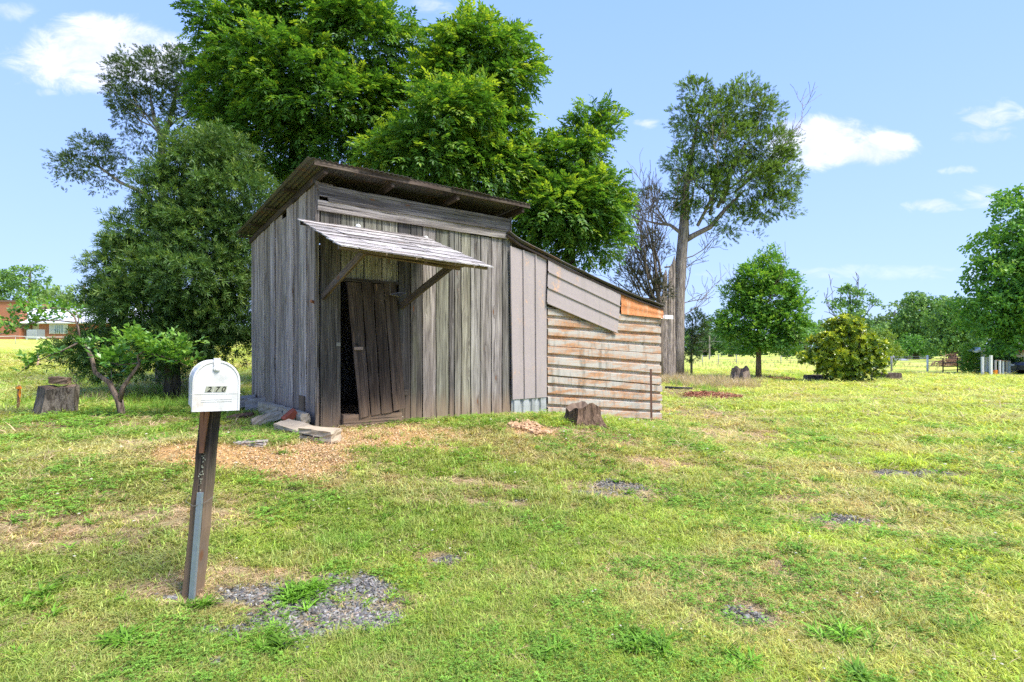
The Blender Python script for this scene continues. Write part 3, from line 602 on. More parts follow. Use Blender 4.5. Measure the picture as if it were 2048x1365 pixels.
block('concrete_block', gpz(502, 889, -.035), (.32, .14, .07), (0, 0, R(4)), CONC2, 'flat slab almost buried in the grass left of the wood chips', 'block', G)
block('brick', at(584, 838, 7.5), (.20, .095, .10), (R(12), R(-38), R(40)), BRICK, 'red brick leaning on the mossy block against the shed', 'brick', None, 3, .003)
BARK, t = new_mat('stump_bark'); tcc = t.n('ShaderNodeTexCoord').outputs['Object']; n1 = t.noise(t.mapping(tcc, (14, 14, 2.2)), 1.6, 6, .7, .8); n2 = t.noise(tcc, 30, 4, .6)
oi = t.n('ShaderNodeObjectInfo').outputs['Color']
out(t, principled(t, t.mix(t.rng(n1, .35, .62), t.mix(1.0, oi, (.3, .28, .27), 'MULTIPLY'), t.mix(n2, t.mix(1.0, oi, (1.3, 1.28, 1.25), 'MULTIPLY'), oi)), .95, 0, n1, 1.0, .03, .1))
CUT = simple('cut_wood', (.17, .12, .085), .95, 0, .5, 14, .1, .8)
def stump(pos, r, h, color, label, tilt=(0, 0), flare=1.5, top='flat', seed=1, group='tree stumps in the grass'):
    rs = random.Random(seed); root = empty('tree_stump', pos, rs.uniform(0, 6), label=label, cat='stump', group=group); n = 28; K = 7; V = []
    ph = [rs.uniform(0, 6) for _ in range(5)]
    def rr(a, q): return r * (1 + .10 * math.sin(5 * a + ph[0]) + .07 * math.sin(9 * a + ph[1]) + .05 * math.sin(14 * a + ph[2])) * (1 + (flare - 1) * (1 - q) ** 2.2 * (1 + .35 * math.sin(5 * a + ph[0]))) + rs.uniform(-.03, .03) * r
    tz = [h * (1 + (.20 * math.sin(2 * (2 * math.pi * k / n) + ph[3]) + .10 * math.sin(5 * 2 * math.pi * k / n + ph[4])) * (1 if top != 'flat' else .25)) for k in range(n)]
    for i in range(K):
        q = i / (K - 1)
        for k in range(n):
            a = 2 * math.pi * k / n; R_ = rr(a, q); z = tz[k] * q - .08 * (1 - q); V.append((R_ * math.cos(a) + tilt[0] * q * h, R_ * math.sin(a) + tilt[1] * q * h, z))
    link('bark', mesh('bark', V, [(i * n + k, i * n + (k + 1) % n, (i + 1) * n + (k + 1) % n, (i + 1) * n + k) for i in range(K - 1) for k in range(n)], False), BARK, root).color = (*color, 1)
    T = [v for v in V[-n:]]; inner = [(tilt[0] * h + (x - tilt[0] * h) * .6, tilt[1] * h + (y - tilt[1] * h) * .6, (h * .75 + rs.uniform(-.12, .1) * h) if top != 'flat' else z + rs.uniform(-.01, .012)) for x, y, z in T]; c0 = (tilt[0] * h, tilt[1] * h, h * (.68 if top != 'flat' else 1.0))
    link('cut_top', mesh('cut_top', T + inner + [c0], [(k, (k + 1) % n, n + (k + 1) % n, n + k) for k in range(n)] + [(n + k, n + (k + 1) % n, 2 * n) for k in range(n)]), CUT, root)
    return root
s1 = gp(110, 832); r1 = stump(s1, .26, .47, (.17, .145, .115), 'large lichen grey stump with a loose piece on top by the left sapling', (.25, .1), 1.15, 'flat', 3)
block('wood_chunk', s1 + Vector((-.02, .12, .52)), (.26, .18, .11), (0, R(5), .3), CUT, 'small broken chunk of wood resting on the large grey stump', 'wood chunk', None, 4, .012)
stump(gp(1168, 850), .24, .28, (.19, .125, .085), 'splintered brown stump at the foot of the corrugated lean-to', (0, 0), 1.55, 'torn', 8)
stump(gp(1480, 765), .36, .62, (.26, .2, .16), 'short splintered stump left of the young green tree', (0, 0), 1.35, 'torn', 12)
stump(gp(1632, 762), .50, .28, (.2, .18, .16), 'low flat stump just left of the yellow tipped bush', (0, 0), 1.1, 'flat', 15)
stump(gp(1770, 760), .62, .36, (.16, .12, .1), 'low dark stump just right of the yellow tipped bush', (0, 0), 1.1, 'flat', 16)
STK = simple('stake_wood', (.33, .17, .07), .9)
sp = gp(35, 826); st = empty('survey_stake', sp, 0, label='short wooden stake tied with orange ribbon at the far left', cat='stake'); bar('stake', STK, (0, 0, -.1), (.03, 0, .47), .045, .02, st, up=(0, 1, 0))
b = MB(); OR_ = simple('orange_ribbon', (.85, .27, .02), .5, 0, .1)
V = []; 
for i in range(9):
    q = i / 8; wv = .012 * math.sin(q * 9); V += [(.035 + .02 * q + wv, -.018, .45 - .26 * q), (.075 + .01 * math.sin(q * 7), -.02 - wv, .46 - .27 * q)]
b.add(V, [(2 * i, 2 * i + 1, 2 * i + 3, 2 * i + 2) for i in range(8)]); b.box((.0, -.025, .41), (.06, .015, .44)); ro_ = b.obj('ribbon', OR_, st); md = ro_.modifiers.new('thickness', 'SOLIDIFY'); md.thickness = .002
sp = gp(76, 735); st = empty('survey_stake', sp, 0, label='thin pale stake far out in the yellow field on the left', cat='stake'); bar('stake', simple('pale_stake', (.6, .38, .27)), (0, 0, -.1), (0, 0, .55), .06, .04, st)
lg = gp(478, 843); b = MB(); b.tube([lg + Vector((-.22, -.02, .03)), lg + Vector((-.06, .0, .05)), lg + Vector((.10, .04, .08)), lg + Vector((.2, .06, .11))], [.03, .05, .045, .02], 9, True, .3)
o = b.obj('rotten_log', BARK); o.color = (.16, .10, .075, 1); tag(o, 'short rotten log end lying left of the concrete blocks', 'log')
# pipe and debris past the lean-to
a = gp(1330, 782); b_ = gp(1385, 781); b = MB(); b.tube([a + Vector((0, 0, .12)), a.lerp(b_, .5) + Vector((0, 0, .09)), b_ + Vector((0, 0, .06))], .045, 8); o = b.obj('pipe', simple('black_pipe', (.02, .02, .025), .5)); tag(o, 'black pipe lying on the grass past the end of the lean-to', 'pipe')

# ---------------------------------------------------------------- foliage
def rhomb(b, d, up, L, w, fold=.25):
    """leaf from point b along d; two triangles folded on the midrib"""
    d = d / np.linalg.norm(d); s = np.cross(d, up); s = s / (np.linalg.norm(s) + 1e-9); u = np.cross(s, d)
    m = b + d * L * .45
    return [b, m + s * w / 2 + u * w * fold, b + d * L, m - s * w / 2 + u * w * fold]
def tmpl(kind, seed):
    r = np.random.default_rng(seed); V = []; X, Z = np.array([1., 0, 0]), np.array([0, 0, 1.])
    def j(s): return r.normal(0, s, 3)
    if kind == 'pinnate':
        for k in range(5):
            for sg in (-1, 1):
                p = np.array([.12 + k * .16, 0, .12 * math.sin(k * .5) - .02 * k * k]); V += rhomb(p, np.array([.62, sg * .8, -.25]) + j(.08), Z + j(.2), .40 - .02 * k, .15)
        V += rhomb(np.array([.78, 0, -.22]), np.array([1, 0, -.5]), Z, .38, .15)
    elif kind == 'lance':
        for k in range(11):
            a = k * 2.4; q = k / 11; p = np.array([.55 * q, 0, 0]); V += rhomb(p, np.array([.55 + .3 * q, math.cos(a) * .8, math.sin(a) * .8]) + j(.15), Z + j(.5), .55, .11, .15)
    elif kind == 'cedar':
        for k in range(13):
            a = k * 2.4; q = k / 13; p = np.array([.75 * q, 0, 0]); V += rhomb(p, np.array([.9, math.cos(a) * .6, math.sin(a) * .6]) + j(.2), Z + j(.5), .42 * (1.15 - .6 * q), .10, .1)
    elif kind == 'broad':
        for k in range(8):
            a = k * 2.4; V += rhomb(j(.16) + np.array([.35 * k / 8, 0, 0]), np.array([.5, math.cos(a), math.sin(a)]) + j(.3), Z + j(.6), .5, .30, .15)
    elif kind == 'rosette':
        for k in range(9):
            a = k * 2.4; el = .35 + .8 * (k / 9); V += rhomb(np.zeros(3), np.array([math.sin(el * 1.2) * .5 + .35, math.cos(a) * math.cos(el * .6), math.sin(a) * math.cos(el * .6)]) + j(.08), np.array([1., 0, 0]), .95, .36, .2)
    elif kind == 'leafy':
        for k in range(5):
            a = k * 2.4; V += rhomb(np.array([.2 * k, 0, 0]), np.array([.7, math.cos(a) * .8, math.sin(a) * .25]) + j(.15), Z + j(.25), .55, .32, .12)
    return np.array(V).reshape(-1, 4, 3)        # leaves,4,3
TPL = {k: [tmpl(k, 100 + i) for i in range(4)] for k in ('pinnate', 'lance', 'cedar', 'broad', 'rosette', 'leafy')}
def frames(d, up, r):
    d = d / np.linalg.norm(d, axis=1, keepdims=True); y = np.cross(up, d); y /= np.linalg.norm(y, axis=1, keepdims=True) + 1e-9; z = np.cross(d, y)
    return np.stack([d, y, z], -1)          # columns
def spray_mesh(name, pos, dirs, size, tint, kind, r, leafjit=.12):
    """one mesh of leaf sprays; every leaf two triangles, its shade of green stored per vertex"""
    N = len(pos); up = np.array([0, 0, 1.]) + r.normal(0, .35, (N, 3)); M = frames(dirs, up, r); Vs, Ts = [], []
    pick = r.integers(0, 4, N)
    for k in range(4):
        s = pick == k; T = TPL[kind][k]; n = s.sum()
        if not n: continue
        P = np.einsum('nij,lvj->nlvi', M[s], T) * size[s][:, None, None, None] + pos[s][:, None, None, :]
        Vs.append(P.reshape(-1, 3)); tt = tint[s][:, None] + r.normal(0, leafjit, (n, len(T))); Ts.append(np.repeat(tt.ravel(), 4))
    V = np.concatenate(Vs); nL = len(V) // 4; b = np.arange(nL)[:, None] * 4
    Fc = np.concatenate([b + np.array([[0, 1, 2]]), b + np.array([[0, 2, 3]])], 0)
    return npmesh(name, V, Fc, {'tint': ('POINT', 'FLOAT', np.clip(np.concatenate(Ts), 0, 1))})
def blobs_px(dep, lst):
    out_ = []
    for b in lst:
        px, py, rx, ry = b[:4]; dd = b[4] if len(b) > 4 else 0; D = dep + dd; c = at(px, py, D); a, h = rx * D / F, ry * D / F
        out_.append((np.array(c), np.array([a, (b[5] if len(b) > 5 else min(a, h * 1.3) * .9), h])))
    return out_
def crown(name, parent, blobs, nspray, size, kind, mat, seed, clump=.9, fill=.25, droop=.25, base=.35, tip=.5, origin=(0, 0, 0), gap=.12, sprays=9, ctr=None, back=.45):
    """blobs: (centre, radii). sprays gather into clumps on the blobs' skins, lighter at the clump tips and tops: young growth plus painted highlights"""
    blobs = [(c, np.maximum(q - clump * .38, q * .55)) for c, q in blobs]
    r = np.random.default_rng(seed); A = np.array([(b[1][0] * b[1][1] * b[1][2]) ** (2 / 3) for b in blobs]); A /= A.sum(); org = np.array(origin)
    nc = max(6, nspray // sprays); which = r.choice(len(blobs), nc, p=A); C = np.array([b[0] for b in blobs])[which]; Rd = np.array([b[1] for b in blobs])[which]
    n = r.normal(0, 1, (nc, 3)); n /= np.linalg.norm(n, axis=1, keepdims=True); flip = (n[:, 1] > .3) & (r.random(nc) < back); n[flip, 1] *= -1
    depthf = np.where(r.random(nc) < fill, r.uniform(.25, .8, nc), r.uniform(.80, 1.0, nc)); lump = 1 + .16 * np.sin(n[:, 0] * 5.1 + which) * np.cos(n[:, 2] * 4.3 + which * 2) + r.normal(0, .10, nc); shoot = (r.random(nc) < .09) & (depthf > .8); lump = np.where(shoot, lump + r.uniform(.08, .26, nc), lump)
    cc = C + n * Rd * (depthf * lump)[:, None]
    keep = np.ones(nc, bool)
    for k, b in enumerate(blobs):
        q = (((cc - b[0]) / b[1]) ** 2).sum(1); keep &= ~((q < .45) & (which != k) & (r.random(nc) < .8))
    g = r.random(nc) > gap; keep &= g; cc, n, depthf = cc[keep], n[keep], depthf[keep]; nc = len(cc)
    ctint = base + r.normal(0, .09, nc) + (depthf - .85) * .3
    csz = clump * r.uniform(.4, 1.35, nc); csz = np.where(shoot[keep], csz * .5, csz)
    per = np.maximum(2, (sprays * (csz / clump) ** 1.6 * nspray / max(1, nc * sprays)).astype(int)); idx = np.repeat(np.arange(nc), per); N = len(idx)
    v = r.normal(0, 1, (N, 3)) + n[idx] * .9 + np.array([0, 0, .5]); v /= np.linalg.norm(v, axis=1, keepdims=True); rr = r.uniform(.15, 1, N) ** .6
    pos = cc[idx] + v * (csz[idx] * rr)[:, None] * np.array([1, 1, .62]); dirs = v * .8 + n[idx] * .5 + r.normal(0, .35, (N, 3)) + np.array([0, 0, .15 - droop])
    tint = ctint[idx] + tip * (rr - .62) * (v[:, 2] * .6 + .55) + r.normal(0, .06, N)  # tint rises outward and upward: young growth with highlights painted in
    me = spray_mesh(name, pos - org, dirs, size * r.uniform(.65, 1.3, N), tint, kind, r)
    o = link(name, me, mat, parent); o['kind'] = 'stuff'; return o
def grow(b, p, d, L, r0, depth, rs, spread=.6, up=.1, sides=6, kids=(2, 3), seg=4, minr=.006):
    pts = [Vector(p)]; rad = [r0]; d = Vector(d).normalized()
    for i in range(seg):
        d = (d + Vector((rs.gauss(0, .16), rs.gauss(0, .16), rs.gauss(0, .12) + up * .3))).normalized(); pts.append(pts[-1] + d * L / seg); rad.append(max(minr, r0 * (1 - .55 * (i + 1) / seg)))
    b.tube(pts, rad, max(3, sides), False, .06)
    if depth > 0:
        for _ in range(rs.randint(*kids)):
            k = rs.randint(1, seg); dd = (d + Vector((rs.gauss(0, spread), rs.gauss(0, spread), rs.gauss(0, spread * .7) + up))).normalized()
            grow(b, pts[k], dd, L * rs.uniform(.5, .8), max(minr, rad[k] * .65), depth - 1, rs, spread, up, max(3, sides - 1), kids, seg, minr)
    return pts[-1]
TRUNK, t = new_mat('trunk_bark'); tcc = t.n('ShaderNodeTexCoord').outputs['Object']; n1 = t.noise(t.mapping(tcc, (16, 16, 1.6)), 1.2, 6, .7, .6); oi = t.n('ShaderNodeObjectInfo').outputs['Color']
out(t, principled(t, t.mix(t.rng(n1, .35, .65), t.mix(1.0, oi, (.45, .43, .42), 'MULTIPLY'), t.mix(1.0, oi, (1.3, 1.3, 1.3), 'MULTIPLY')), .95, 0, n1, 1.0, .03, .1))

L_WIST = leaf_mat('wisteria_leaf', (0.037, 0.106, 0.019), (0.110, 0.255, 0.030), (0.46, 0.58, 0.05), .42)
L_OAK = leaf_mat('willow_oak_leaf', (0.034, 0.082, 0.022), (0.102, 0.198, 0.043), (0.30, 0.38, 0.085))
L_CED = leaf_mat('cedar_leaf', (0.036, 0.069, 0.021), (0.100, 0.170, 0.045), (0.207, 0.279, 0.058), .2)
L_YOAK = leaf_mat('young_oak_leaf', (0.049, 0.149, 0.032), (0.146, 0.340, 0.054), (0.308, 0.462, 0.070))
L_MAG = leaf_mat('magnolia_leaf', (0.05, 0.11, 0.014), (0.19, 0.29, 0.03), (0.68, 0.70, 0.045), .2, .25, .6)
L_SAP = leaf_mat('sapling_leaf', (0.036, 0.108, 0.018), (0.108, 0.264, 0.036), (0.312, 0.504, 0.084), .35, .35, .5)
L_BG = leaf_mat('far_leaf', (0.063, 0.149, 0.040), (0.152, 0.292, 0.070), (0.315, 0.462, 0.105), .2)  # far leaf ramps kept paler, distance haze painted into the colour
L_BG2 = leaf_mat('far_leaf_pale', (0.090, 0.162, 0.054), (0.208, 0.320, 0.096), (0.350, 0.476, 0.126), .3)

def tree_root(base, label, group=None, cat='tree', name='tree'):
    return empty(name, base, 0, label=label, cat=cat, group=group)
def loc(root, p): return Vector(p) - root.location
def trunk_of(root, segs, color, name='trunk', mat=None):
    b = MB()
    for pts, rad in segs: b.tube([loc(root, p) for p in pts], rad, 12, True, .07)
    o = b.obj(name, mat or TRUNK, root, True); o.color = (*color, 1); return o
def limbs_of(root, starts, color, seed, name='branch', **kw):
    rs = random.Random(seed); b = MB()
    for p, d, L, r0, dp in starts: grow(b, loc(root, p), d, L, r0, dp, rs, **kw)
    o = b.obj(name, TRUNK, root, True); o.color = (*color, 1); o['kind'] = 'stuff'; return o
def shade(b, f): return [(c, r_ * f) for c, r_ in b]

# ---- three vine covered trees behind the shed
G = 'vine covered trees behind the shed'
Dv = 13.6
b0 = Vector((at(590, 700, Dv).x, Dv, .1)); r0 = tree_root(b0, 'tallest tree swathed in bright green wisteria, directly behind the shed roof', G, name='vine_tree')
trunk_of(r0, [([b0, at(600, 500, Dv), at(590, 300, Dv), at(600, 120, Dv)], [.24, .2, .14, .05])], (.12, .1, .08))
BL = blobs_px(Dv, [(620, 35, 130, 60), (500, 70, 95, 75), (560, 150, 130, 80, -.4), (720, 95, 105, 85), (640, 210, 150, 75, -.5), (470, 200, 70, 90), (530, 290, 110, 75), (680, 300, 130, 60), (760, 220, 60, 80), (560, 0, 110, 40), (700, 20, 70, 40), (540, 380, 60, 40), (460, 320, 50, 60)])
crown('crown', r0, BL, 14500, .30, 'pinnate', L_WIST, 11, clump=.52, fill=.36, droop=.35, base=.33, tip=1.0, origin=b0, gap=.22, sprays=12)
b0 = Vector((at(900, 700, 13).x, 13, .0)); r0 = tree_root(b0, 'rounded vine covered tree right of the tallest one, rising above the shed roof', G, name='vine_tree')
trunk_of(r0, [([b0, at(930, 450, 13), at(940, 250, 13), at(945, 110, 13)], [.2, .17, .12, .04])], (.12, .1, .08))
BL = blobs_px(13, [(955, 110, 90, 60), (1000, 170, 62, 90), (900, 165, 60, 60), (900, 250, 100, 80, -.8), (1000, 270, 65, 80), (860, 320, 110, 60, -.9), (960, 350, 110, 60, -.4), (1010, 110, 45, 35), (800, 330, 70, 50, -.4), (820, 200, 50, 60, .6)])
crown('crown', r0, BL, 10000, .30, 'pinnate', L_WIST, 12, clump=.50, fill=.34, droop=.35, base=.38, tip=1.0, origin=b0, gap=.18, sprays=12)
b0 = Vector((at(1140, 700, 13.5).x, 13.5, -.3)); r0 = tree_root(b0, 'slender vine covered tree with a leaning tip above the lean-to roof', G, name='vine_tree')
trunk_of(r0, [([b0, at(1140, 500, 13.5), at(1165, 350, 13.5), at(1195, 225, 13.5)], [.17, .13, .08, .03])], (.12, .1, .08))
BL = blobs_px(13.5, [(1190, 232, 34, 22), (1165, 275, 45, 38), (1140, 330, 75, 55), (1070, 330, 60, 50), (1180, 395, 70, 55, -.4), (1120, 430, 90, 60, -.6), (1215, 440, 45, 45), (1180, 495, 70, 40, -.3), (1075, 400, 60, 60), (1100, 480, 80, 40), (1215, 265, 22, 10)])
crown('crown', r0, BL, 7500, .29, 'pinnate', L_WIST, 13, clump=.42, fill=.34, droop=.3, base=.34, tip=.85, origin=b0, gap=.16, sprays=11)

# ---- old cedar at the left, showing above the willow oak
Dc = 14.5; b0 = Vector((at(326, 700, Dc).x, Dc, .2)); r0 = tree_root(b0, 'dark old cedar at the left with a bare grey trunk and a drooping side limb', None, name='cedar_tree')
GB = (.30, .27, .24)
trunk_of(r0, [([b0, at(328, 520, Dc), at(325, 360, Dc), at(322, 275, Dc), at(308, 235, Dc), at(300, 190, Dc)], [.19, .15, .095, .075, .05, .02]),
              ([at(323, 290, Dc), at(340, 240, Dc), at(350, 190, Dc), at(370, 150, Dc)], [.07, .05, .035, .01]),
              ([at(320, 420, Dc), at(285, 385, Dc), at(240, 365, Dc), at(200, 335, Dc), at(165, 320, Dc)], [.06, .05, .04, .03, .01])], GB)
limbs_of(r0, [(at(322, 270, Dc), (x, 0, 1), 1.2, .03, 2) for x in (-.9, -.4, .5, 1.0)] + [(at(320, 320, Dc), (-.8, 0, .5), .9, .02, 1), (at(330, 330, Dc), (.9, 0, .4), .8, .02, 1), (at(210, 345, Dc), (-.6, 0, .5), .7, .02, 2)], GB, 5, spread=.5)
BL = blobs_px(Dc, [(310, 145, 75, 42), (250, 165, 40, 42), (370, 150, 60, 45), (290, 205, 75, 38), (420, 190, 60, 50), (390, 240, 60, 45), (255, 235, 35, 25), (280, 285, 28, 22), (305, 315, 22, 20), (300, 120, 20, 22), (365, 115, 22, 18), (430, 260, 40, 40),
                   (195, 300, 45, 30), (150, 335, 42, 30), (200, 345, 50, 25), (245, 335, 30, 22), (135, 365, 25, 16), (205, 380, 18, 14)])
crown('crown', r0, BL, 11500, .13, 'cedar', L_CED, 14, clump=.22, fill=.35, droop=.3, base=.30, tip=.6, origin=b0, gap=.10, sprays=9)

# ---- dense willow oak shrub left of the shed
Do = 11.8; b0 = Vector((at(345, 745, Do).x, Do, hgt(at(345, 745, Do).x, Do))); r0 = tree_root(b0, 'big dense dark green willow oak between the shed and the left field', None, name='oak_tree')
trunk_of(r0, [([b0, at(345, 700, Do), at(350, 600, Do), at(360, 420, Do), at(370, 300, Do)], [.17, .13, .1, .07, .03]), ([gp(402, 752) * 1.0, at(400, 700, Do), at(405, 620, Do)], [.08, .07, .05]), ([at(415, 760, Do), at(420, 690, Do), at(410, 600, Do)], [.1, .09, .05])], (.10, .085, .075))
BL = blobs_px(Do, [(400, 330, 75, 50), (460, 400, 80, 70), (350, 400, 75, 60), (420, 470, 100, 70), (300, 470, 70, 60), (270, 540, 75, 55), (370, 550, 110, 65, -.5), (450, 560, 70, 80), (290, 620, 95, 60, -.3), (210, 600, 45, 40), (430, 650, 80, 60), (330, 680, 110, 50, -.2), (210, 690, 55, 45), (170, 720, 35, 25), (240, 500, 30, 22), (380, 285, 40, 30), (450, 310, 50, 40), (480, 480, 40, 50), (480, 640, 30, 60), (160, 690, 22, 18), (220, 735, 70, 28), (300, 738, 70, 28), (455, 700, 40, 40), (150, 715, 30, 20)])
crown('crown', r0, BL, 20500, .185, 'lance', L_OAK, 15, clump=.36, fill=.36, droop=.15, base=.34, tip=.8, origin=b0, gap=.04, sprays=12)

L_CEDR = leaf_mat('light_green_cedar_leaf', (.055, .085, .018), (.125, .215, .045), (.30, .45, .09), .3)  # lighter, greener foliage of the big right cedar
# ---- big cedar past the lean-to with its dead snag
Dt = 29.0; b0 = gp(1352, 757); Dt = b0.y; r0 = tree_root(b0, 'tall leaning cedar past the lean-to with bare grey trunk and one-sided green crown', None, name='cedar_tree')
CB = (.30, .25, .215)
trunk_of(r0, [([b0 + Vector((0, 0, -.2)), at(1355, 690, Dt), at(1357, 600, Dt), at(1362, 520, Dt), at(1368, 450, Dt), at(1372, 380, Dt), at(1385, 300, Dt), at(1400, 220, Dt)], [.42, .33, .30, .28, .24, .17, .10, .04]),
              ([at(1372, 480, Dt), at(1390, 470, Dt), at(1420, 455, Dt), at(1450, 420, Dt), at(1490, 380, Dt)], [.16, .14, .13, .10, .04]),
              ([at(1364, 468, Dt), at(1340, 450, Dt), at(1315, 448, Dt), at(1285, 440, Dt)], [.10, .08, .06, .03])], CB)
limbs_of(r0, [(at(1375 + q, 470 - q * .9, Dt), (dx, rz_, 1), 3.4, .09, 3) for q, dx, rz_ in ((0, .1, .2), (20, .5, -.3), (45, .7, .2), (70, .9, 0), (95, 1.2, .3), (60, .4, .5), (110, .8, -.3))] +
         [(at(1362, 520, Dt), (1, 0, .3), 2.6, .035, 3), (at(1364, 540, Dt), (1, .2, .5), 2.2, .03, 3), (at(1358, 610, Dt), (1, -.1, .3), 1.8, .03, 3), (at(1358, 640, Dt), (.9, .1, .7), 1.8, .03, 3), (at(1360, 600, Dt), (.8, 0, .9), 2.2, .03, 3), (at(1364, 470, Dt), (-1, 0, .5), 2.4, .06, 3), (at(1335, 450, Dt), (-.7, 0, .9), 1.8, .05, 3)], CB, 8, spread=.45, up=.15, minr=.011)
BL = blobs_px(Dt, [(1390, 190, 32, 28), (1405, 240, 60, 42), (1480, 215, 60, 48), (1530, 230, 34, 36), (1440, 290, 80, 52), (1530, 300, 50, 42), (1370, 330, 34, 36), (1400, 380, 60, 42), (1480, 360, 70, 46), (1560, 355, 38, 40), (1530, 415, 60, 34), (1580, 400, 20, 20), (1470, 440, 50, 22), (1555, 320, 30, 30), (1380, 425, 36, 24), (1450, 470, 36, 14), (1500, 480, 22, 10), (1365, 235, 18, 25), (1350, 395, 22, 22), (1420, 460, 20, 10)])
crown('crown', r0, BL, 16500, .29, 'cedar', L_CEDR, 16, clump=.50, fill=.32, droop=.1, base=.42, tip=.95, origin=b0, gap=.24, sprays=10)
BL = blobs_px(Dt, [(1255, 400, 24, 18), (1305, 390, 24, 16), (1260, 430, 30, 16), (1295, 425, 14, 10), (1340, 410, 14, 12)])
crown('crown', r0, BL, 700, .26, 'cedar', L_CED, 17, clump=.35, fill=.3, base=.3, tip=.5, origin=b0, gap=.1)
b1 = gp(1334, 757); r1 = tree_root(b1, 'dead splintered trunk standing tight against the tall cedar', None, 'dead tree', 'dead_tree')
rs = random.Random(4); b = MB()
for (px, w, top) in ((1330, .16, 540), (1341, .14, 528), (1336, .20, 600), (1347, .10, 512), (1325, .09, 580)):
    y_ = Dt - .25 + rs.uniform(-.15, .1); b.tube([loc(r1, Vector((at(px, 757, y_).x, y_, b1.z - .2))), loc(r1, at(px - 1, 660, y_)), loc(r1, at(px, top + 14, y_)), loc(r1, at(px + 2, top, y_))], [w * 1.25, w, w * .75, w * .12], 6, True, .3)
o = b.obj('trunk', TRUNK, r1); o.color = (.34, .28, .24, 1)
b = MB(); b.tube([loc(r1, at(1329, 535, Dt - .3)), loc(r1, at(1347, 533, Dt - .3))], .05, 6); b.obj('broken_stub', TRUNK, r1).color = (.3, .26, .22, 1)
# tangle of dead branches and dull foliage behind the lean-to
bd = Vector((at(1318, 757, Dt - 1).x, Dt - 1, -.5)); r2 = tree_root(bd, 'tangle of half dead brown branches behind the lean-to, left of the tall cedar', None, 'tree', 'dead_tree')
limbs_of(r2, [(at(1322, 640 - 14 * k, Dt - 1), (-.7 - .25 * math.sin(k), rs.uniform(-.4, .4), 1.25), 3.0, .07, 3) for k in range(7)] + [(at(1310, 600, Dt - 1), (-.9, .2, .2), 2.4, .05, 3), (at(1300, 560, Dt - 1), (-.5, 0, 1), 2.2, .05, 3), (at(1290, 610, Dt - 1), (-.8, 0, .8), 2.0, .05, 3)], (.155, .125, .105), 21, spread=.38, up=.22, kids=(3, 4), minr=.012)
trunk_of(r2, [([bd + Vector((0, 0, -.1)), at(1320, 690, Dt - 1), at(1322, 620, Dt - 1), at(1310, 560, Dt - 1)], [.2, .16, .13, .08])], (.2, .16, .13))
L_DULL = leaf_mat('dull_leaf', (.03, .035, .018), (.075, .08, .04), (.14, .15, .07), .15)
BL = blobs_px(Dt - 1, [(1270, 500, 28, 30), (1300, 480, 32, 26), (1265, 555, 30, 30), (1300, 560, 30, 36), (1245, 600, 22, 24), (1290, 620, 34, 24), (1325, 500, 16, 22), (1325, 590, 18, 30)])
crown('crown', r2, BL, 2300, .22, 'cedar', L_DULL, 18, clump=.35, fill=.4, base=.4, tip=.5, origin=bd, gap=.3)
bs = gp(1383, 752); r3 = tree_root(bs, 'small dark cedar growing low behind the tall cedar trunk', None, name='cedar_tree')
trunk_of(r3, [([bs, at(1383, 700, bs.y), at(1385, 640, bs.y)], [.07, .06, .02])], CB)
limbs_of(r3, [(at(1378, 725 - 8 * k, bs.y), (.9 - .2 * (k % 3), 0, .8), 1.3, .025, 2) for k in range(6)], CB, 31, spread=.5)
BL = blobs_px(bs.y, [(1390, 650, 22, 28), (1375, 680, 26, 26), (1398, 670, 18, 24), (1385, 705, 22, 16), (1345, 690, 18, 26, 1.5), (1330, 700, 16, 24, 1.5)])
crown('crown', r3, BL, 1500, .26, 'cedar', L_CED, 19, clump=.32, fill=.3, base=.34, tip=.6, origin=bs)

# ---- young oak, magnolia and the shrub behind it
b0 = gp(1517, 758); D_ = b0.y; r0 = tree_root(b0, 'young round bright green oak standing alone on the right lawn', None, name='oak_tree')
trunk_of(r0, [([b0 + Vector((0, 0, -.1)), at(1517, 720, D_), at(1517, 680, D_), at(1520, 600, D_), at(1530, 540, D_)], [.16, .125, .12, .07, .02])], (.20, .14, .105))
limbs_of(r0, [(at(1518, 690 - 12 * k, D_), (math.cos(k * 2.2), math.sin(k * 2.2), .7), 1.6, .05, 2) for k in range(9)], (.16, .12, .1), 33, spread=.5)
BL = blobs_px(D_, [(1538, 530, 24, 26), (1510, 560, 42, 30), (1560, 565, 34, 28), (1480, 590, 30, 22), (1530, 600, 62, 34), (1590, 605, 24, 18), (1490, 640, 48, 32), (1570, 640, 50, 34), (1530, 665, 60, 34), (1455, 655, 26, 22), (1605, 665, 20, 20), (1490, 685, 34, 22), (1570, 690, 40, 16), (1535, 510, 12, 12), (1500, 700, 16, 10)])
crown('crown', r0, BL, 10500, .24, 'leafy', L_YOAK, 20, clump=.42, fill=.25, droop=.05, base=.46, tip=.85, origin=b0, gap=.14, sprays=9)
b0 = gp(1690, 765); D_ = b0.y; r0 = tree_root(b0, 'rounded magnolia bush with yellow tipped leaves on the right lawn', None, 'bush', 'magnolia_bush')
limbs_of(r0, [(b0, (math.cos(k * 1.1) * .6, math.sin(k * 1.1) * .4, 1), 1.8, .05, 2) for k in range(6)], (.1, .08, .06), 35, spread=.4, name='stem')
BL = blobs_px(D_, [(1690, 655, 38, 22), (1680, 685, 55, 26), (1720, 690, 40, 26), (1690, 715, 70, 24), (1650, 715, 45, 16), (1735, 720, 34, 20), (1690, 742, 60, 18), (1625, 716, 26, 7), (1665, 738, 30, 12), (1745, 742, 18, 14), (1700, 756, 36, 8)])
crown('crown', r0, BL, 4600, .18, 'rosette', L_MAG, 22, clump=.30, fill=.25, droop=-.25, base=.36, tip=1.5, origin=b0, gap=.08, sprays=7)
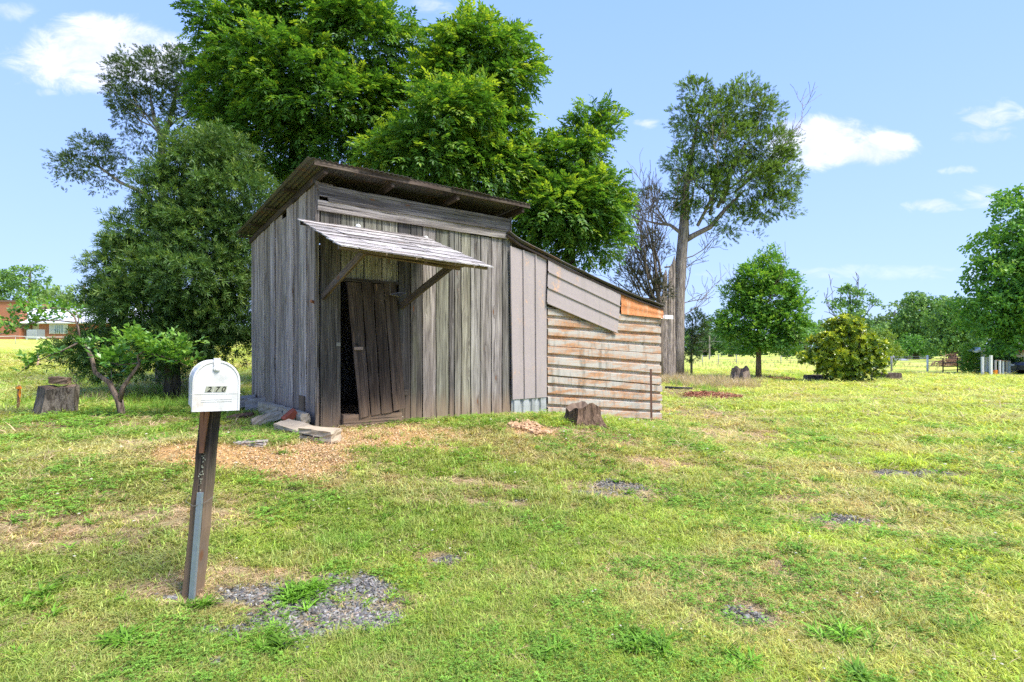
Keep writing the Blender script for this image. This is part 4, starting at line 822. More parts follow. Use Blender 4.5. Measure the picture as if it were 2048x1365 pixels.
b0 = gp(1755, 735); D_ = b0.y; r0 = tree_root(b0, 'pale lime green shrub half hidden behind the yellow tipped magnolia', None, 'bush', 'shrub')
limbs_of(r0, [(b0, (math.cos(k) * .4, math.sin(k) * .4, 1), 1.8, .05, 2) for k in range(5)], (.12, .1, .08), 36, name='stem')
L_LIME = leaf_mat('lime_leaf', (.07, .13, .02), (.20, .30, .04), (.36, .46, .07), .35)
crown('crown', r0, blobs_px(D_, [(1765, 680, 28, 20), (1745, 700, 34, 26), (1780, 705, 18, 20), (1755, 722, 34, 12)]), 1300, .32, 'broad', L_LIME, 23, clump=.45, base=.5, tip=.5, origin=b0)

# ---- large tree at the right edge
b0 = gp(2075, 748); D_ = 34.0; b0 = Vector((at(2075, 700, D_).x, D_, hgt(at(2075, 700, D_).x, D_))); r0 = tree_root(b0, 'very large full green tree cut off by the right edge of the picture', None, name='maple_tree')
trunk_of(r0, [([b0, at(2075, 650, D_), at(2070, 500, D_)], [.5, .4, .2])], (.2, .16, .13))
BL = blobs_px(D_, [(2040, 430, 42, 44), (2010, 490, 46, 40), (2070, 500, 70, 60), (1985, 560, 48, 44), (2050, 580, 70, 60), (1990, 625, 55, 44), (2060, 650, 70, 44), (1965, 650, 34, 30), (2000, 680, 40, 22), (2110, 420, 60, 60), (2120, 560, 60, 80), (2110, 660, 50, 40), (1990, 690, 24, 18), (2030, 690, 40, 18)])
crown('crown', r0, BL, 9000, .42, 'broad', L_YOAK, 24, clump=.85, fill=.2, droop=.1, base=.36, tip=.75, origin=b0, gap=.08, sprays=12)

# ---- background trees, each its own
def far_tree(px, base_py, D, lst, label, mat=L_BG, n=1500, sz=.8, base=.35, tip=.7, seed=50, gap=.1, group='far trees beyond the fields', clump=1.7):
    x = at(px, base_py, D).x; b0 = Vector((x, D, hgt(x, D))); r0 = tree_root(b0, label, group, name='far_tree')
    B = blobs_px(D, lst); top = max(c[2] + r_[2] * .3 for c, r_ in B)
    trunk_of(r0, [([b0, Vector((x, D, (b0.z + top) / 2)), Vector((x, D, top))], [.45, .3, .08])], (.12, .1, .085))
    if gap > .25: limbs_of(r0, [(Vector((x, D, b0.z + (top - b0.z) * q)), (math.cos(q * 40), .2, 1.0), (top - b0.z) * .4, .12, 2) for q in (.3, .4, .5, .55, .65)], (.12, .1, .085), seed, spread=.5, minr=.04)
    crown('crown', r0, B, n, sz, 'broad', mat, seed, clump=clump, fill=.2, droop=.1, base=base, tip=tip, origin=b0, gap=gap, sprays=10)
# right
far_tree(1700, 715, 88, [(1690, 620, 30, 20), (1660, 605, 16, 14), (1715, 600, 22, 16), (1735, 612, 14, 12), (1700, 650, 55, 26), (1665, 670, 30, 24), (1735, 670, 34, 30), (1700, 690, 60, 20), (1705, 585, 16, 10)], 'thin airy tree showing above the yellow tipped magnolia', L_BG, 1300, .75, .45, seed=51, gap=.35, clump=1.4)
far_tree(1790, 715, 98, [(1790, 660, 40, 24), (1770, 690, 40, 24), (1815, 640, 26, 22), (1800, 625, 24, 14), (1745, 650, 20, 16)], 'mid green far tree just right of the airy one', L_BG2, 1200, .85, .25, .5, seed=52)
far_tree(1850, 715, 92, [(1850, 620, 42, 26), (1830, 650, 40, 34), (1870, 650, 40, 34), (1845, 690, 55, 26), (1880, 615, 20, 22), (1835, 598, 20, 10)], 'broad soft grey green tree in the middle of the far right group', L_BG, 2200, .8, .5, .55, seed=53)
far_tree(1905, 722, 72, [(1915, 612, 34, 22), (1890, 640, 36, 28), (1935, 640, 30, 28), (1905, 670, 50, 28), (1880, 690, 34, 20), (1940, 680, 30, 30), (1925, 705, 36, 14)], 'dense round dark green tree left of the very large tree', L_BG, 2600, .62, .3, .75, seed=54, clump=1.25)
far_tree(1832, 715, 86, [(1825, 690, 26, 14), (1800, 700, 24, 12), (1850, 700, 20, 12)], 'low bright green bush in front of the far right trees', L_YOAK, 700, .6, .3, seed=55)
far_tree(1960, 715, 80, [(1965, 690, 30, 20), (1990, 700, 30, 20), (1950, 660, 20, 30)], 'shaded low tree behind the row of white posts', L_BG, 700, .7, .2, seed=56)
far_tree(1610, 715, 120, [(1610, 690, 40, 22), (1575, 695, 40, 18), (1640, 680, 26, 26)], 'dark far woodland tree behind the young oak', L_BG, 700, .9, .2, seed=57)
far_tree(1460, 715, 125, [(1460, 690, 36, 22), (1430, 680, 22, 28), (1500, 695, 34, 18), (1540, 698, 30, 16), (1440, 650, 14, 14)], 'dark far woodland tree between the tall cedar and the young oak', L_BG, 900, 1.0, .15, seed=58)
far_tree(1410, 715, 130, [(1415, 680, 22, 24), (1400, 695, 30, 18), (1425, 650, 12, 12)], 'dark far woodland tree just right of the cedar trunk', L_BG, 600, 1.0, .15, seed=59)
# left
far_tree(60, 660, 88, [(60, 555, 32, 26), (20, 565, 26, 22), (95, 580, 24, 24), (40, 590, 50, 24), (10, 600, 30, 20), (80, 610, 44, 20), (55, 535, 18, 12), (-30, 580, 40, 40), (-40, 620, 40, 30), (40, 640, 70, 26), (110, 650, 60, 20)], 'large pale grey green tree far behind the brick house', L_BG, 2200, .75, .42, .6, seed=61, gap=.25, clump=1.5)
far_tree(125, 660, 80, [(125, 590, 26, 18), (105, 605, 24, 14), (150, 600, 20, 18), (130, 615, 40, 12), (165, 610, 16, 16), (140, 645, 50, 26)], 'small light green tree behind the brick house roof', L_BG2, 1100, .6, .4, .5, seed=62, clump=1.1)
far_tree(195, 660, 110, [(190, 590, 16, 14), (205, 610, 22, 20), (180, 620, 20, 14)], 'blue green far tree showing beside the willow oak', L_BG, 400, .9, .3, seed=63)
# wide wood at the horizon closing the view (a mass nobody could count)
r = np.random.default_rng(77); BL = []
for a in np.linspace(-75, 75, 120):
    D = r.uniform(170, 215); hh = r.uniform(5, 9.5) * (1.0 if a > 0 else .75); x = D * math.sin(R(a)); y = D * math.cos(R(a)); BL.append((np.array([x, y, hgt(x, y) + hh * .45]), np.array([6.5, 6, hh * .62])))
o = crown('treeline', None, BL, 9000, 1.9, 'broad', L_BG, 78, clump=3.0, fill=.1, base=.25, tip=.5, gap=.02, sprays=8, back=.8); tag(o, 'dark wood along the horizon beyond the fields', 'woodland', None, 'stuff')

# ---------------------------------------------------------------- sapling and undergrowth on the left
Ds = gp(245, 838).y; b0 = gp(245, 838); sap = tree_root(b0, 'crooked forked sapling with big pale leaves between the stump and the mailbox', None, name='sapling')
SB = (.24, .18, .14)
def L3(*a): return [at(x, y, Ds + (q if len(c) else 0)) for (x, y, *c) in a for q in [c[0] if c else 0]]
limb_paths = [(L3((247, 842), (236, 800), (218, 765), (190, 745), (183, 715), (172, 692), (160, 684)), [.055, .045, .04, .034, .03, .022, .018]),
              (L3((240, 802), (246, 775), (262, 752), (279, 728), (275, 712), (292, 700), (310, 703)), [.04, .034, .028, .022, .016, .012, .006]),
              (L3((160, 684), (156, 655), (148, 632), (130, 618), (95, 616), (60, 622), (20, 630)), [.018, .016, .013, .011, .009, .007, .003]),
              (L3((152, 645), (120, 642), (85, 642), (45, 652), (5, 668), (-20, 672)), [.012, .011, .01, .008, .006, .003]),
              (L3((160, 684), (125, 702), (95, 713), (62, 728), (32, 752)), [.015, .012, .010, .008, .003]),
              (L3((275, 727), (240, 730), (205, 722)), [.010, .008, .003]), (L3((292, 705), (320, 712), (350, 720), (378, 735)), [.010, .008, .006, .002]), (L3((235, 800), (225, 770), (222, 740)), [.012, .008, .003]),
              (L3((152, 655), (158, 640), (152, 622)), [.012, .009, .005]), (L3((245, 800), (252, 840)), [.012, .010])]
for pts, rad_ in limb_paths:
    b = MB(); b.tube([loc(sap, p) for p in pts], rad_, 7, True, .1); o = b.obj('limb' if pts is not limb_paths[0][0] else 'trunk', TRUNK, sap, True); o.color = (*SB, 1)
r = np.random.default_rng(5); P_, Dd, T_, Sz = [], [], [], []
def leaves_along(pts, n, rad_, size, base=.5, up=.2):
    for _ in range(n):
        k = r.integers(0, len(pts) - 1); q = pts[k].lerp(pts[k + 1], float(r.random())); v = r.normal(0, 1, 3); v[2] = abs(v[2]) * .6 + up; v /= np.linalg.norm(v)
        P_.append(np.array(q) + v * rad_ * r.random()); Dd.append(v + r.normal(0, .3, 3)); T_.append(base + r.normal(0, .15)); Sz.append(size * r.uniform(.7, 1.2))
leaves_along(limb_paths[2][0][2:], 55, .16, .15, .6); leaves_along(limb_paths[3][0][1:], 80, .2, .15, .6); leaves_along(limb_paths[4][0][1:], 45, .13, .15, .5)
leaves_along(L3((240, 690), (275, 680), (300, 695), (340, 698), (375, 700)), 120, .22, .17, .75); leaves_along(limb_paths[6][0], 65, .25, .18, .5); leaves_along(L3((205, 740), (225, 722), (245, 735), (240, 760)), 34, .25, .26, .5); leaves_along(L3((290, 640), (340, 690)), 0, .2, .2)
leaves_along(L3((170, 690), (185, 700), (165, 680)), 25, .14, .14, .4)
me = spray_mesh('leaves', np.array(P_) - np.array(b0), np.array(Dd), np.array(Sz), np.array(T_), 'leafy', r); o = link('leaves', me, L_SAP, sap); o['kind'] = 'stuff'
# dry brambles under the willow oak
rs = random.Random(9); b = MB()
for k in range(70):
    p = gp(rs.choice([rs.uniform(150, 260), rs.uniform(300, 420), rs.uniform(310, 400)]), rs.uniform(772, 800)); d = Vector((rs.gauss(0, .5), rs.gauss(0, .4), 1)); grow(b, p, d, rs.uniform(.35, .75), .006, 1, rs, .7, -.15, 3, (1, 3), 4, .004)
o = b.obj('brambles', simple('dry_bramble', (.33, .22, .16), .9)); tag(o, 'dry reddish brown brambles under the willow oak', 'brambles', None, 'stuff')

# ---------------------------------------------------------------- loose ground stuff: gravel, wood chips, clods, leaf litter
def sample_patches(plist, n, r, grow_=1.15):
    A = np.array([a[2] * a[3] for a in plist]); k = r.choice(len(plist), n, p=A / A.sum()); P = np.array(plist)[k]; a = r.uniform(0, 2 * np.pi, n); q = np.sqrt(r.random(n)) * grow_
    return P[:, 0] + P[:, 2] * q * np.cos(a), P[:, 1] + P[:, 3] * q * np.sin(a)
def ico(r, flat=.7):
    bm = __import__('bmesh').new(); __import__('bmesh').ops.create_icosphere(bm, subdivisions=1, radius=1)
    V = np.array([v.co[:] for v in bm.verts]); Fs = np.array([[v.index for v in f.verts] for f in bm.faces]); bm.free()
    V = V * (1 + r.normal(0, .22, (len(V), 1))) * np.array([1, r.uniform(.6, .9), flat * r.uniform(.6, 1)]); return V, Fs
def stones(name, x, y, size, colors, r, lift=0.0, **kw):
    T = [ico(r) for _ in range(5)]; Vs, Fs, Cs, nb = [], [], [], 0; pick = r.integers(0, 5, len(x)); z = height(x, y) + lift
    for k in range(5):
        V, Fc = T[k]; s = pick == k; n = s.sum()
        if not n: continue
        a = r.uniform(0, 6.28, n); b_ = r.normal(0, .5, n); ca_, sa_, cb_, sb_ = np.cos(a), np.sin(a), np.cos(b_), np.sin(b_)
        M = np.stack([np.stack([ca_ * cb_, -sa_, ca_ * sb_], -1), np.stack([sa_ * cb_, ca_, sa_ * sb_], -1), np.stack([-sb_, 0 * a, cb_], -1)], 1)
        P = np.einsum('nij,vj->nvi', M, V) * size[s][:, None, None] + np.stack([x[s], y[s], z[s] + size[s] * .3], -1)[:, None, :]
        Vs.append(P.reshape(-1, 3)); Fs.append((np.arange(n)[:, None, None] * len(V) + Fc[None] + nb).reshape(-1, 3)); nb += n * len(V); Cs.append(np.repeat(colors[s], len(V), 0))
    C_ = np.concatenate(Cs); me = npmesh(name, np.concatenate(Vs), np.concatenate(Fs), {'ccol': ('POINT', 'FLOAT_COLOR', np.concatenate([C_, np.ones((len(C_), 1))], 1))})
    return tag(link(name, me, CCOL), kw['label'], kw['cat'], None, 'stuff')
CCOL, t = new_mat('loose_bits'); a = t.n('ShaderNodeAttribute', attribute_name='ccol').outputs['Color']; n1 = t.noise(t.n('ShaderNodeNewGeometry').outputs['Position'], 120, 3, .6)
out(t, principled(t, t.mix(1.0, a, t.mix(n1, (.75, .75, .75), (1.25, 1.25, 1.25)), 'MULTIPLY'), .8, 0, spec=.3))
r = np.random.default_rng(21)
x, y = sample_patches(GRAVEL, 24000, r, 1.45); m_ = pmask(x, y, GRAVEL, .6, 1.25, 75, 4.5); k = r.random(len(x)) < m_ * (.12 + .88 * ss(.42, .58, fbm(x, y, 5, 3, 91))); x, y = x[k], y[k]; n = len(x)
g_ = r.choice([.07, .11, .16, .23, .32], n, p=[.2, .27, .25, .18, .10]); cl = np.stack([g_ * (1.0 + r.normal(0, .04, n)), g_ * .95, g_ * (.84 + r.normal(.0, .05, n))], -1); w = r.random(n) < .12; cl[w] = cl[w] * np.array([1.25, 1.0, .8])
stones('gravel', x, y, r.uniform(.006, .0165, n), cl, r, 0, label='grey crushed stone showing through the thin grass by the post', cat='gravel')
x, y = sample_patches([patch(1050, 856, 34, 9), patch(1080, 868, 24, 5)], 260, r, 1.0); n = len(x); cc = np.array([.50, .31, .17]) * r.uniform(.7, 1.15, (n, 1))
stones('dirt_clods', x, y, r.uniform(.012, .05, n) * r.uniform(.5, 1, n), cc, r, .03, label='small heap of orange dirt clods in front of the tan metal panel', cat='clods')
def flakes(name, x, y, size, cols, r, lift, tilt, asp, **kw):
    n = len(x); z = height(x, y) + r.uniform(0, lift, n); a = r.uniform(0, 6.28, n); d = np.stack([np.cos(a), np.sin(a), r.normal(0, tilt, n)], -1); up = np.array([0, 0, 1.]) + r.normal(0, tilt, (n, 3)); M = frames(d, up, r)
    T = np.array([[-.5, -.5, 0], [.5, -.4, .05], [.55, .45, -.03], [-.4, .5, .05], [-.5, -.5, -.08], [.5, -.4, -.04], [.55, .45, -.1], [-.4, .5, -.04]]) * np.array([1, asp, 1])
    P = np.einsum('nij,vj->nvi', M, T) * size[:, None, None] + np.stack([x, y, z + .004], -1)[:, None, :]
    q = np.array([[0, 1, 2, 3], [4, 7, 6, 5], [0, 4, 5, 1], [1, 5, 6, 2], [2, 6, 7, 3], [3, 7, 4, 0]]); Fc = (np.arange(n)[:, None, None] * 8 + q[None]).reshape(-1, 4); C_ = np.repeat(cols, 8, 0)
    me = npmesh(name, P.reshape(-1, 3), Fc, {'ccol': ('POINT', 'FLOAT_COLOR', np.concatenate([C_, np.ones((len(C_), 1))], 1))}); return tag(link(name, me, CCOL), kw['label'], kw['cat'], None, 'stuff')
x, y = sample_patches(CHIPS, 20000, r, 1.4); k = r.random(len(x)) < pmask(x, y, CHIPS, .8, 1.0, 73, 2.6); x, y = x[k], y[k]
tt_ = (x - P0.x) * D1.x + (y - P0.y) * D1.y; sst = (x - P0.x) * D2.x + (y - P0.y) * D2.y; k = ~((tt_ > -.05) & (sst > -.04)); x, y = x[k], y[k]; n = len(x)
cc = np.array([.60, .38, .19]) * r.uniform(.55, 1.2, (n, 1)); w = r.random(n) < .25; cc[w] = np.array([.70, .55, .33]) * r.uniform(.7, 1.1, (w.sum(), 1))
flakes('wood_chips', x, y, r.uniform(.008, .024, n), cc, r, .03, .35, .45, label='fresh orange wood chips spread in front of the shed door', cat='wood chips')
x, y = sample_patches(LITTER, 3500, r, 1.3); n = len(x); cc = np.array([.30, .115, .06]) * r.uniform(.5, 1.4, (n, 1))
flakes('leaf_litter', x, y, r.uniform(.03, .09, n), cc, r, .10, .5, .6, label='reddish brown dead leaves on the grass right of the lean-to', cat='leaf litter')
x, y = sample_patches([patch(470, 850, 60, 16), patch(120, 845, 60, 10), patch(1160, 858, 60, 6), patch(240, 850, 80, 12)], 1500, r, 1.3); n = len(x); cc = np.array([.28, .18, .10]) * r.uniform(.5, 1.5, (n, 1))
flakes('dead_leaves', x, y, r.uniform(.015, .045, n), cc, r, .02, .4, .6, label='scattered brown dead leaves around the block pile and stumps', cat='dead leaves')

# ---------------------------------------------------------------- grass: tufts instanced by geometry nodes, colour carried per tuft
GM, t = new_mat('grass_blade'); a = t.n('ShaderNodeAttribute', attribute_name='tcol', attribute_type='INSTANCER').outputs['Color']; bv = t.n('ShaderNodeAttribute', attribute_name='bv').outputs['Fac']
c = t.mix(1.0, a, t.mix(bv, (.62, .66, .55), (1.38, 1.30, 1.35)), 'MULTIPLY'); p_ = principled(t, c, .55, 0, spec=.25)
tl = t.n('ShaderNodeBsdfTranslucent', {0: t.mix(1.0, c, (1.2, 1.15, .6), 'MULTIPLY')}); out(t, t.n('ShaderNodeMixShader', {0: .38, 1: p_.outputs[0], 2: tl.outputs[0]}))
def tuft(kind, seed):
    r = np.random.default_rng(seed); V, Fs, B = [], [], []
    def blade(x, y, a, h, w, lean, curl=1.0, segs=2):
        d = np.array([math.cos(a), math.sin(a)]); s = np.array([-d[1], d[0]]) * w / 2; base = len(V); val = float(np.clip(r.normal(.5, .25), 0, 1))
        for i in range(segs):
            q = i / segs; off = d * lean * h * (q ** (1 + curl)); z = h * q * (1 - .25 * lean * q); ww = 1 - .35 * q
            V.append((x + off[0] - s[0] * ww, y + off[1] - s[1] * ww, z)); V.append((x + off[0] + s[0] * ww, y + off[1] + s[1] * ww, z)); B.extend([val, val])
        off = d * lean * h; V.append((x + off[0], y + off[1], h * (1 - .3 * lean))); B.append(val)
        for i in range(segs - 1):
            q = base + 2 * i; Fs.append((q, q + 1, q + 3)); Fs.append((q, q + 3, q + 2))
        q = base + 2 * (segs - 1); Fs.append((q, q + 1, q + 2))
    if kind == 'lawn':
        for _ in range(20): blade(*r.normal(0, .019, 2), r.uniform(0, 6.28), r.uniform(.016, .058), r.uniform(.003, .0058), r.uniform(.2, 1.5))
    elif kind == 'straw':
        for _ in range(22): blade(*r.normal(0, .025, 2), r.uniform(0, 6.28), r.uniform(.015, .035), r.uniform(.0015, .003), r.uniform(1.5, 3.2), .3)
    elif kind == 'clover':
        for _ in range(11):
            x, y = r.normal(0, .024, 2); z = r.uniform(.012, .035); s_ = r.uniform(.006, .0105); a0 = r.uniform(0, 6.28); val = float(r.random())
            for k in range(3):
                a = a0 + k * 2.09; d = np.array([math.cos(a), math.sin(a)]); s = np.array([-d[1], d[0]]); b_ = len(V)
                V.extend([(x, y, z), (x + (d[0] * .6 + s[0] * .5) * s_, y + (d[1] * .6 + s[1] * .5) * s_, z + .002), (x + d[0] * s_, y + d[1] * s_, z - .001), (x + (d[0] * .6 - s[0] * .5) * s_, y + (d[1] * .6 - s[1] * .5) * s_, z + .002)]); B.extend([val] * 4); Fs.extend([(b_, b_ + 1, b_ + 2), (b_, b_ + 2, b_ + 3)])
    elif kind == 'weed':
        for k in range(16): blade(*r.normal(0, .01, 2), r.uniform(0, 6.28), r.uniform(.05, .10), r.uniform(.008, .013), r.uniform(.6, 1.6), .6, 3)
    elif kind == 'tall':
        for _ in range(16): blade(*r.normal(0, .06, 2), r.uniform(0, 6.28), r.uniform(.5, 1.0), r.uniform(.008, .016), r.uniform(.08, .55), 1.5, 4)
    elif kind == 'flower':
        for a in range(6):
            x, y = 0, 0; b_ = len(V); q = a * 1.047; V.extend([(0, 0, .05), (.009 * math.cos(q), .009 * math.sin(q), .045), (.009 * math.cos(q + 1.05), .009 * math.sin(q + 1.05), .045), (0, 0, .040)]); B.extend([.5] * 4); Fs.extend([(b_, b_ + 1, b_ + 2), (b_ + 3, b_ + 2, b_ + 1)])
        blade(0, 0, 0, .045, .0015, .1)
    me = npmesh('tuft', np.array(V), np.array(Fs), {'bv': ('POINT', 'FLOAT', np.array(B))}); me.materials.append(GM); return bpy.data.objects.new('tuft_source', me)
def scatter(name, kind, x, y, sxy, sz, cols, r, label, cat, z=None, nvar=4, tilt=.12):
    n = len(x); z = height(x, y) - .004 if z is None else z; me = bpy.data.meshes.new(name); me.vertices.add(n); me.vertices.foreach_set('co', np.stack([x, y, z], -1).astype(np.float32).ravel())
    for an, typ, dat in (('rot', 'FLOAT_VECTOR', np.stack([r.normal(0, tilt, n), r.normal(0, tilt, n), r.uniform(0, 6.28, n)], -1)), ('scl', 'FLOAT_VECTOR', np.stack([sxy, sxy, sz], -1)), ('tcol', 'FLOAT_COLOR', np.concatenate([cols, np.ones((n, 1))], 1))):
        a = me.attributes.new(an, typ, 'POINT'); a.data.foreach_set('color' if typ == 'FLOAT_COLOR' else 'vector', dat.astype(np.float32).ravel())
    o = link(name, me, GM); g = bpy.data.node_groups.new(name, 'GeometryNodeTree'); g.interface.new_socket('Geometry', in_out='INPUT', socket_type='NodeSocketGeometry'); g.interface.new_socket('Geometry', in_out='OUTPUT', socket_type='NodeSocketGeometry')
    N = g.nodes; gi, go = N.new('NodeGroupInput'), N.new('NodeGroupOutput'); iop = N.new('GeometryNodeInstanceOnPoints'); j = N.new('GeometryNodeJoinGeometry')
    for k in range(nvar):
        oi = N.new('GeometryNodeObjectInfo'); oi.inputs[0].default_value = tuft(kind, sum(map(ord, kind)) + k); oi.transform_space = 'ORIGINAL'; gt = N.new('GeometryNodeGeometryToInstance'); g.links.new(oi.outputs['Geometry'], gt.inputs[0]); g.links.new(gt.outputs[0], j.inputs[0])
    g.links.new(gi.outputs[0], iop.inputs['Points']); g.links.new(j.outputs[0], iop.inputs['Instance']); iop.inputs['Pick Instance'].default_value = True
    for an, sk in (('rot', 'Rotation'), ('scl', 'Scale')):
        na_ = N.new('GeometryNodeInputNamedAttribute'); na_.data_type = 'FLOAT_VECTOR'; na_.inputs[0].default_value = an; g.links.new(na_.outputs[0], iop.inputs[sk])
    g.links.new(iop.outputs[0], go.inputs[0]); md = o.modifiers.new('scatter', 'NODES'); md.node_group = g
    return tag(o, label, cat, None, 'stuff')
def polar(n, r0_, r1_, r, half=52):
    a = np.radians(r.uniform(-half, half, n)); q = np.exp(r.uniform(math.log(r0_), math.log(r1_), n)); return q * np.sin(a), q * np.cos(a), q
def inshed(x, y, m=.03):
    tt = (x - P0.x) * D1.x + (y - P0.y) * D1.y; s = (x - P0.x) * D2.x + (y - P0.y) * D2.y; return (tt > -m) & (tt < 7.6) & (s > -m) & (s < 3.7)
r = np.random.default_rng(99)
x, y, q = polar(100000, 2.1, 44, r); ba, ch, gr = pmask(x, y, BARE, .5, .8, 71, 1.8), pmask(x, y, CHIPS, .6, 1.0, 73, 2.6), pmask(x, y, GRAVEL, .6, 1.25, 75, 4.5); li = pmask(x, y, LITTER, .5, .6, 77, 3)
patchy = ss(.25, .5, fbm(x, y, 2.6, 3, 95)); gr = gr * (.45 + .55 * ss(.36, .5, fbm(x, y, 5, 3, 91))); keep = (r.random(len(x)) < (1 - .82 * ba) * (1 - .95 * ch) * (1 - .97 * gr) * (1 - .8 * li) * (.55 + .45 * patchy)) & ~inshed(x, y); x, y, q = x[keep], y[keep], q[keep]
cols = lawn_color(x, y) * np.clip(r.normal(1.12, .2, (len(x), 1)), .5, 1.7) * (1 + r.normal(0, .06, (len(x), 3))); s = np.minimum(np.clip(q / 3.2, .8, 5), 99) + np.clip(q - 16, 0, 99) * .13; s = s * r.uniform(.8, 1.3, len(x)); lush = ss(.5, .75, fbm(x, y, 1.3, 3, 97))
yel = r.random(len(x)) < .12; cols[yel] = cols[yel] * .4 + np.array([.42, .36, .16]) * .6
scatter('lawn_grass', 'lawn', x, y, s, s ** .38 * (.75 + .6 * lush) * r.uniform(.7, 1.3, len(x)), np.clip(cols, .01, .9), r, 'mown uneven lawn grass with yellowing patches', 'grass', nvar=5)
x, y, q = polar(26000, 2.1, 30, r); dr = np.maximum(pmask(x, y, BARE, .9, .8, 71, 1.8), .25 + .5 * pmask(x, y, DRY, .8, .7, 31, .8)); keep = (r.random(len(x)) < dr * (1 - .8 * pmask(x, y, GRAVEL, .6, 1.25, 75, 4.5)) * (1 - .85 * pmask(x, y, CHIPS, .6, 1.0, 73, 2.6))) & ~inshed(x, y); x, y, q = x[keep], y[keep], q[keep]
s = np.clip(q / 3, .8, 8); scatter('dry_thatch', 'straw', x, y, s * r.uniform(.8, 1.4, len(x)), s ** .4, np.array([.60, .46, .29]) * np.clip(r.normal(1, .25, (len(x), 1)), .4, 1.6), r, 'flattened dry straw coloured thatch between the green grass', 'thatch')
x, y, q = polar(13000, 2.1, 14, r); cm = ss(.5, .62, fbm(x, y, 1.1, 4, 101)); keep = (r.random(len(x)) < cm * (1 - .8 * pmask(x, y, GRAVEL, .6, 1.25, 75, 4.5)) * (1 - .9 * pmask(x, y, CHIPS, .6, 1.0, 73, 2.6))) & ~inshed(x, y); x, y, q = x[keep], y[keep], q[keep]
s = np.clip(q / 3.2, .8, 4) * 1.1; scatter('clover', 'clover', x, y, s, s ** .6 * 1.2, np.array([.19, .36, .05]) * np.clip(r.normal(1, .2, (len(x), 1)), .5, 1.5), r, 'low clover leaves mixed into the nearer lawn', 'clover')
# darker broad weeds and lush tufts where the photograph shows them
W_ = [(1590, 1105, 45, 22, 26), (605, 1195, 40, 26, 34), (420, 1215, 20, 10, 8), (1300, 1300, 55, 22, 18), (1260, 1275, 30, 12, 8), (1700, 1275, 70, 26, 22), (1430, 965, 20, 8, 8), (1540, 960, 30, 8, 10), (1640, 965, 25, 8, 10), (1735, 930, 25, 6, 8), (1690, 985, 50, 8, 14), (1450, 990, 40, 8, 10), (700, 1085, 50, 16, 0),
      (770, 1040, 12, 6, 3), (560, 910, 12, 6, 3), (1200, 1010, 30, 8, 8), (240, 1290, 40, 14, 10), (560, 1290, 60, 16, 14), (1130, 1310, 40, 20, 6), (1720, 1360, 60, 14, 10), (1480, 1320, 30, 16, 6), (1900, 1260, 80, 30, 8), (80, 1200, 50, 30, 8), (1840, 1000, 60, 10, 6)]
X, Y, SS_ = [], [], []
for px, py, rx, ry, n in W_:
    if not n: continue
    c = patch(px, py, rx, ry); xx = c[0] + r.normal(0, .5, n) * c[2]; yy = c[1] + r.normal(0, .5, n) * c[3]; X += list(xx); Y += list(yy); SS_ += list(r.uniform(.7, 1.25, n))
x, y, q = polar(420, 2.3, 16, r); k = ~inshed(x, y) & (pmask(x, y, CHIPS, .6, 1.0, 73, 2.6) < .5); X += list(x[k]); Y += list(y[k]); SS_ += list(np.clip(q[k] / 5, .5, 1.6))
X, Y, SS_ = map(np.array, (X, Y, SS_)); scatter('broadleaf_weeds', 'weed', X, Y, SS_, SS_ * .8, np.array([.17, .35, .035]) * np.clip(r.normal(1, .25, (len(X), 1)), .5, 1.7), r, 'dark green broadleaf weed rosettes dotted over the lawn', 'weeds')
x, y, q = polar(260, 2.4, 14, r); k = ~inshed(x, y) & (fbm(x, y, .7, 3, 111) > .45); x, y, q = x[k], y[k], q[k]; s = np.clip(q / 4, .7, 2.4); scatter('clover_flowers', 'flower', x, y, s, s, np.array([.62, .60, .52]) * np.ones((len(x), 1)), r, 'tiny white clover flowers in the lawn', 'flowers', nvar=1)
# tall grass
def zone(lst, r):
    X, Y, H = [], [], []
    for px, py, rx, ry, n, h in lst:
        c = patch(px, py, rx, ry); X += list(c[0] + r.uniform(-1, 1, n) * c[2]); Y += list(c[1] + r.uniform(-1, 1, n) * c[3]); H += list(h * r.uniform(.6, 1.25, n))
    X, Y, H = map(np.array, (X, Y, H)); k = ~inshed(X, Y, .0); return X[k], Y[k], H[k]
x, y, h = zone([(310, 800, 110, 14, 90, .30), (330, 822, 60, 8, 40, .28), (200, 812, 70, 14, 60, .22), (150, 770, 120, 8, 50, .3), (270, 790, 60, 10, 40, .34), (60, 815, 30, 6, 26, .22), (100, 838, 40, 5, 20, .12), (205, 760, 30, 6, 14, .4), (1365, 775, 8, 4, 16, .45), (1410, 784, 12, 3, 26, .34), (335, 870, 40, 8, 26, .11), (1020, 845, 60, 5, 60, .10), (900, 852, 50, 5, 30, .07), (520, 835, 14, 5, 8, .14),
                (1570, 757, 70, 4, 70, .28), (1640, 755, 60, 4, 60, .26), (1440, 757, 50, 6, 50, .25), (1790, 757, 30, 4, 30, .2), (1175, 850, 70, 3, 40, .10), (690, 1090, 50, 16, 60, .075), (1290, 850, 40, 3, 18, .08), (740, 905, 12, 4, 8, .09), (620, 1090, 30, 8, 0, .08), (1600, 730, 250, 6, 220, .35)], r)
scatter('tall_grass', 'tall', x, y, np.clip(h * 1.6, .25, 1.0), h, np.array([.24, .42, .06]) * np.clip(r.normal(1, .25, (len(x), 1)), .5, 1.6), r, 'taller bright green grass under the sapling and along the tree line', 'grass', nvar=5, tilt=.15)
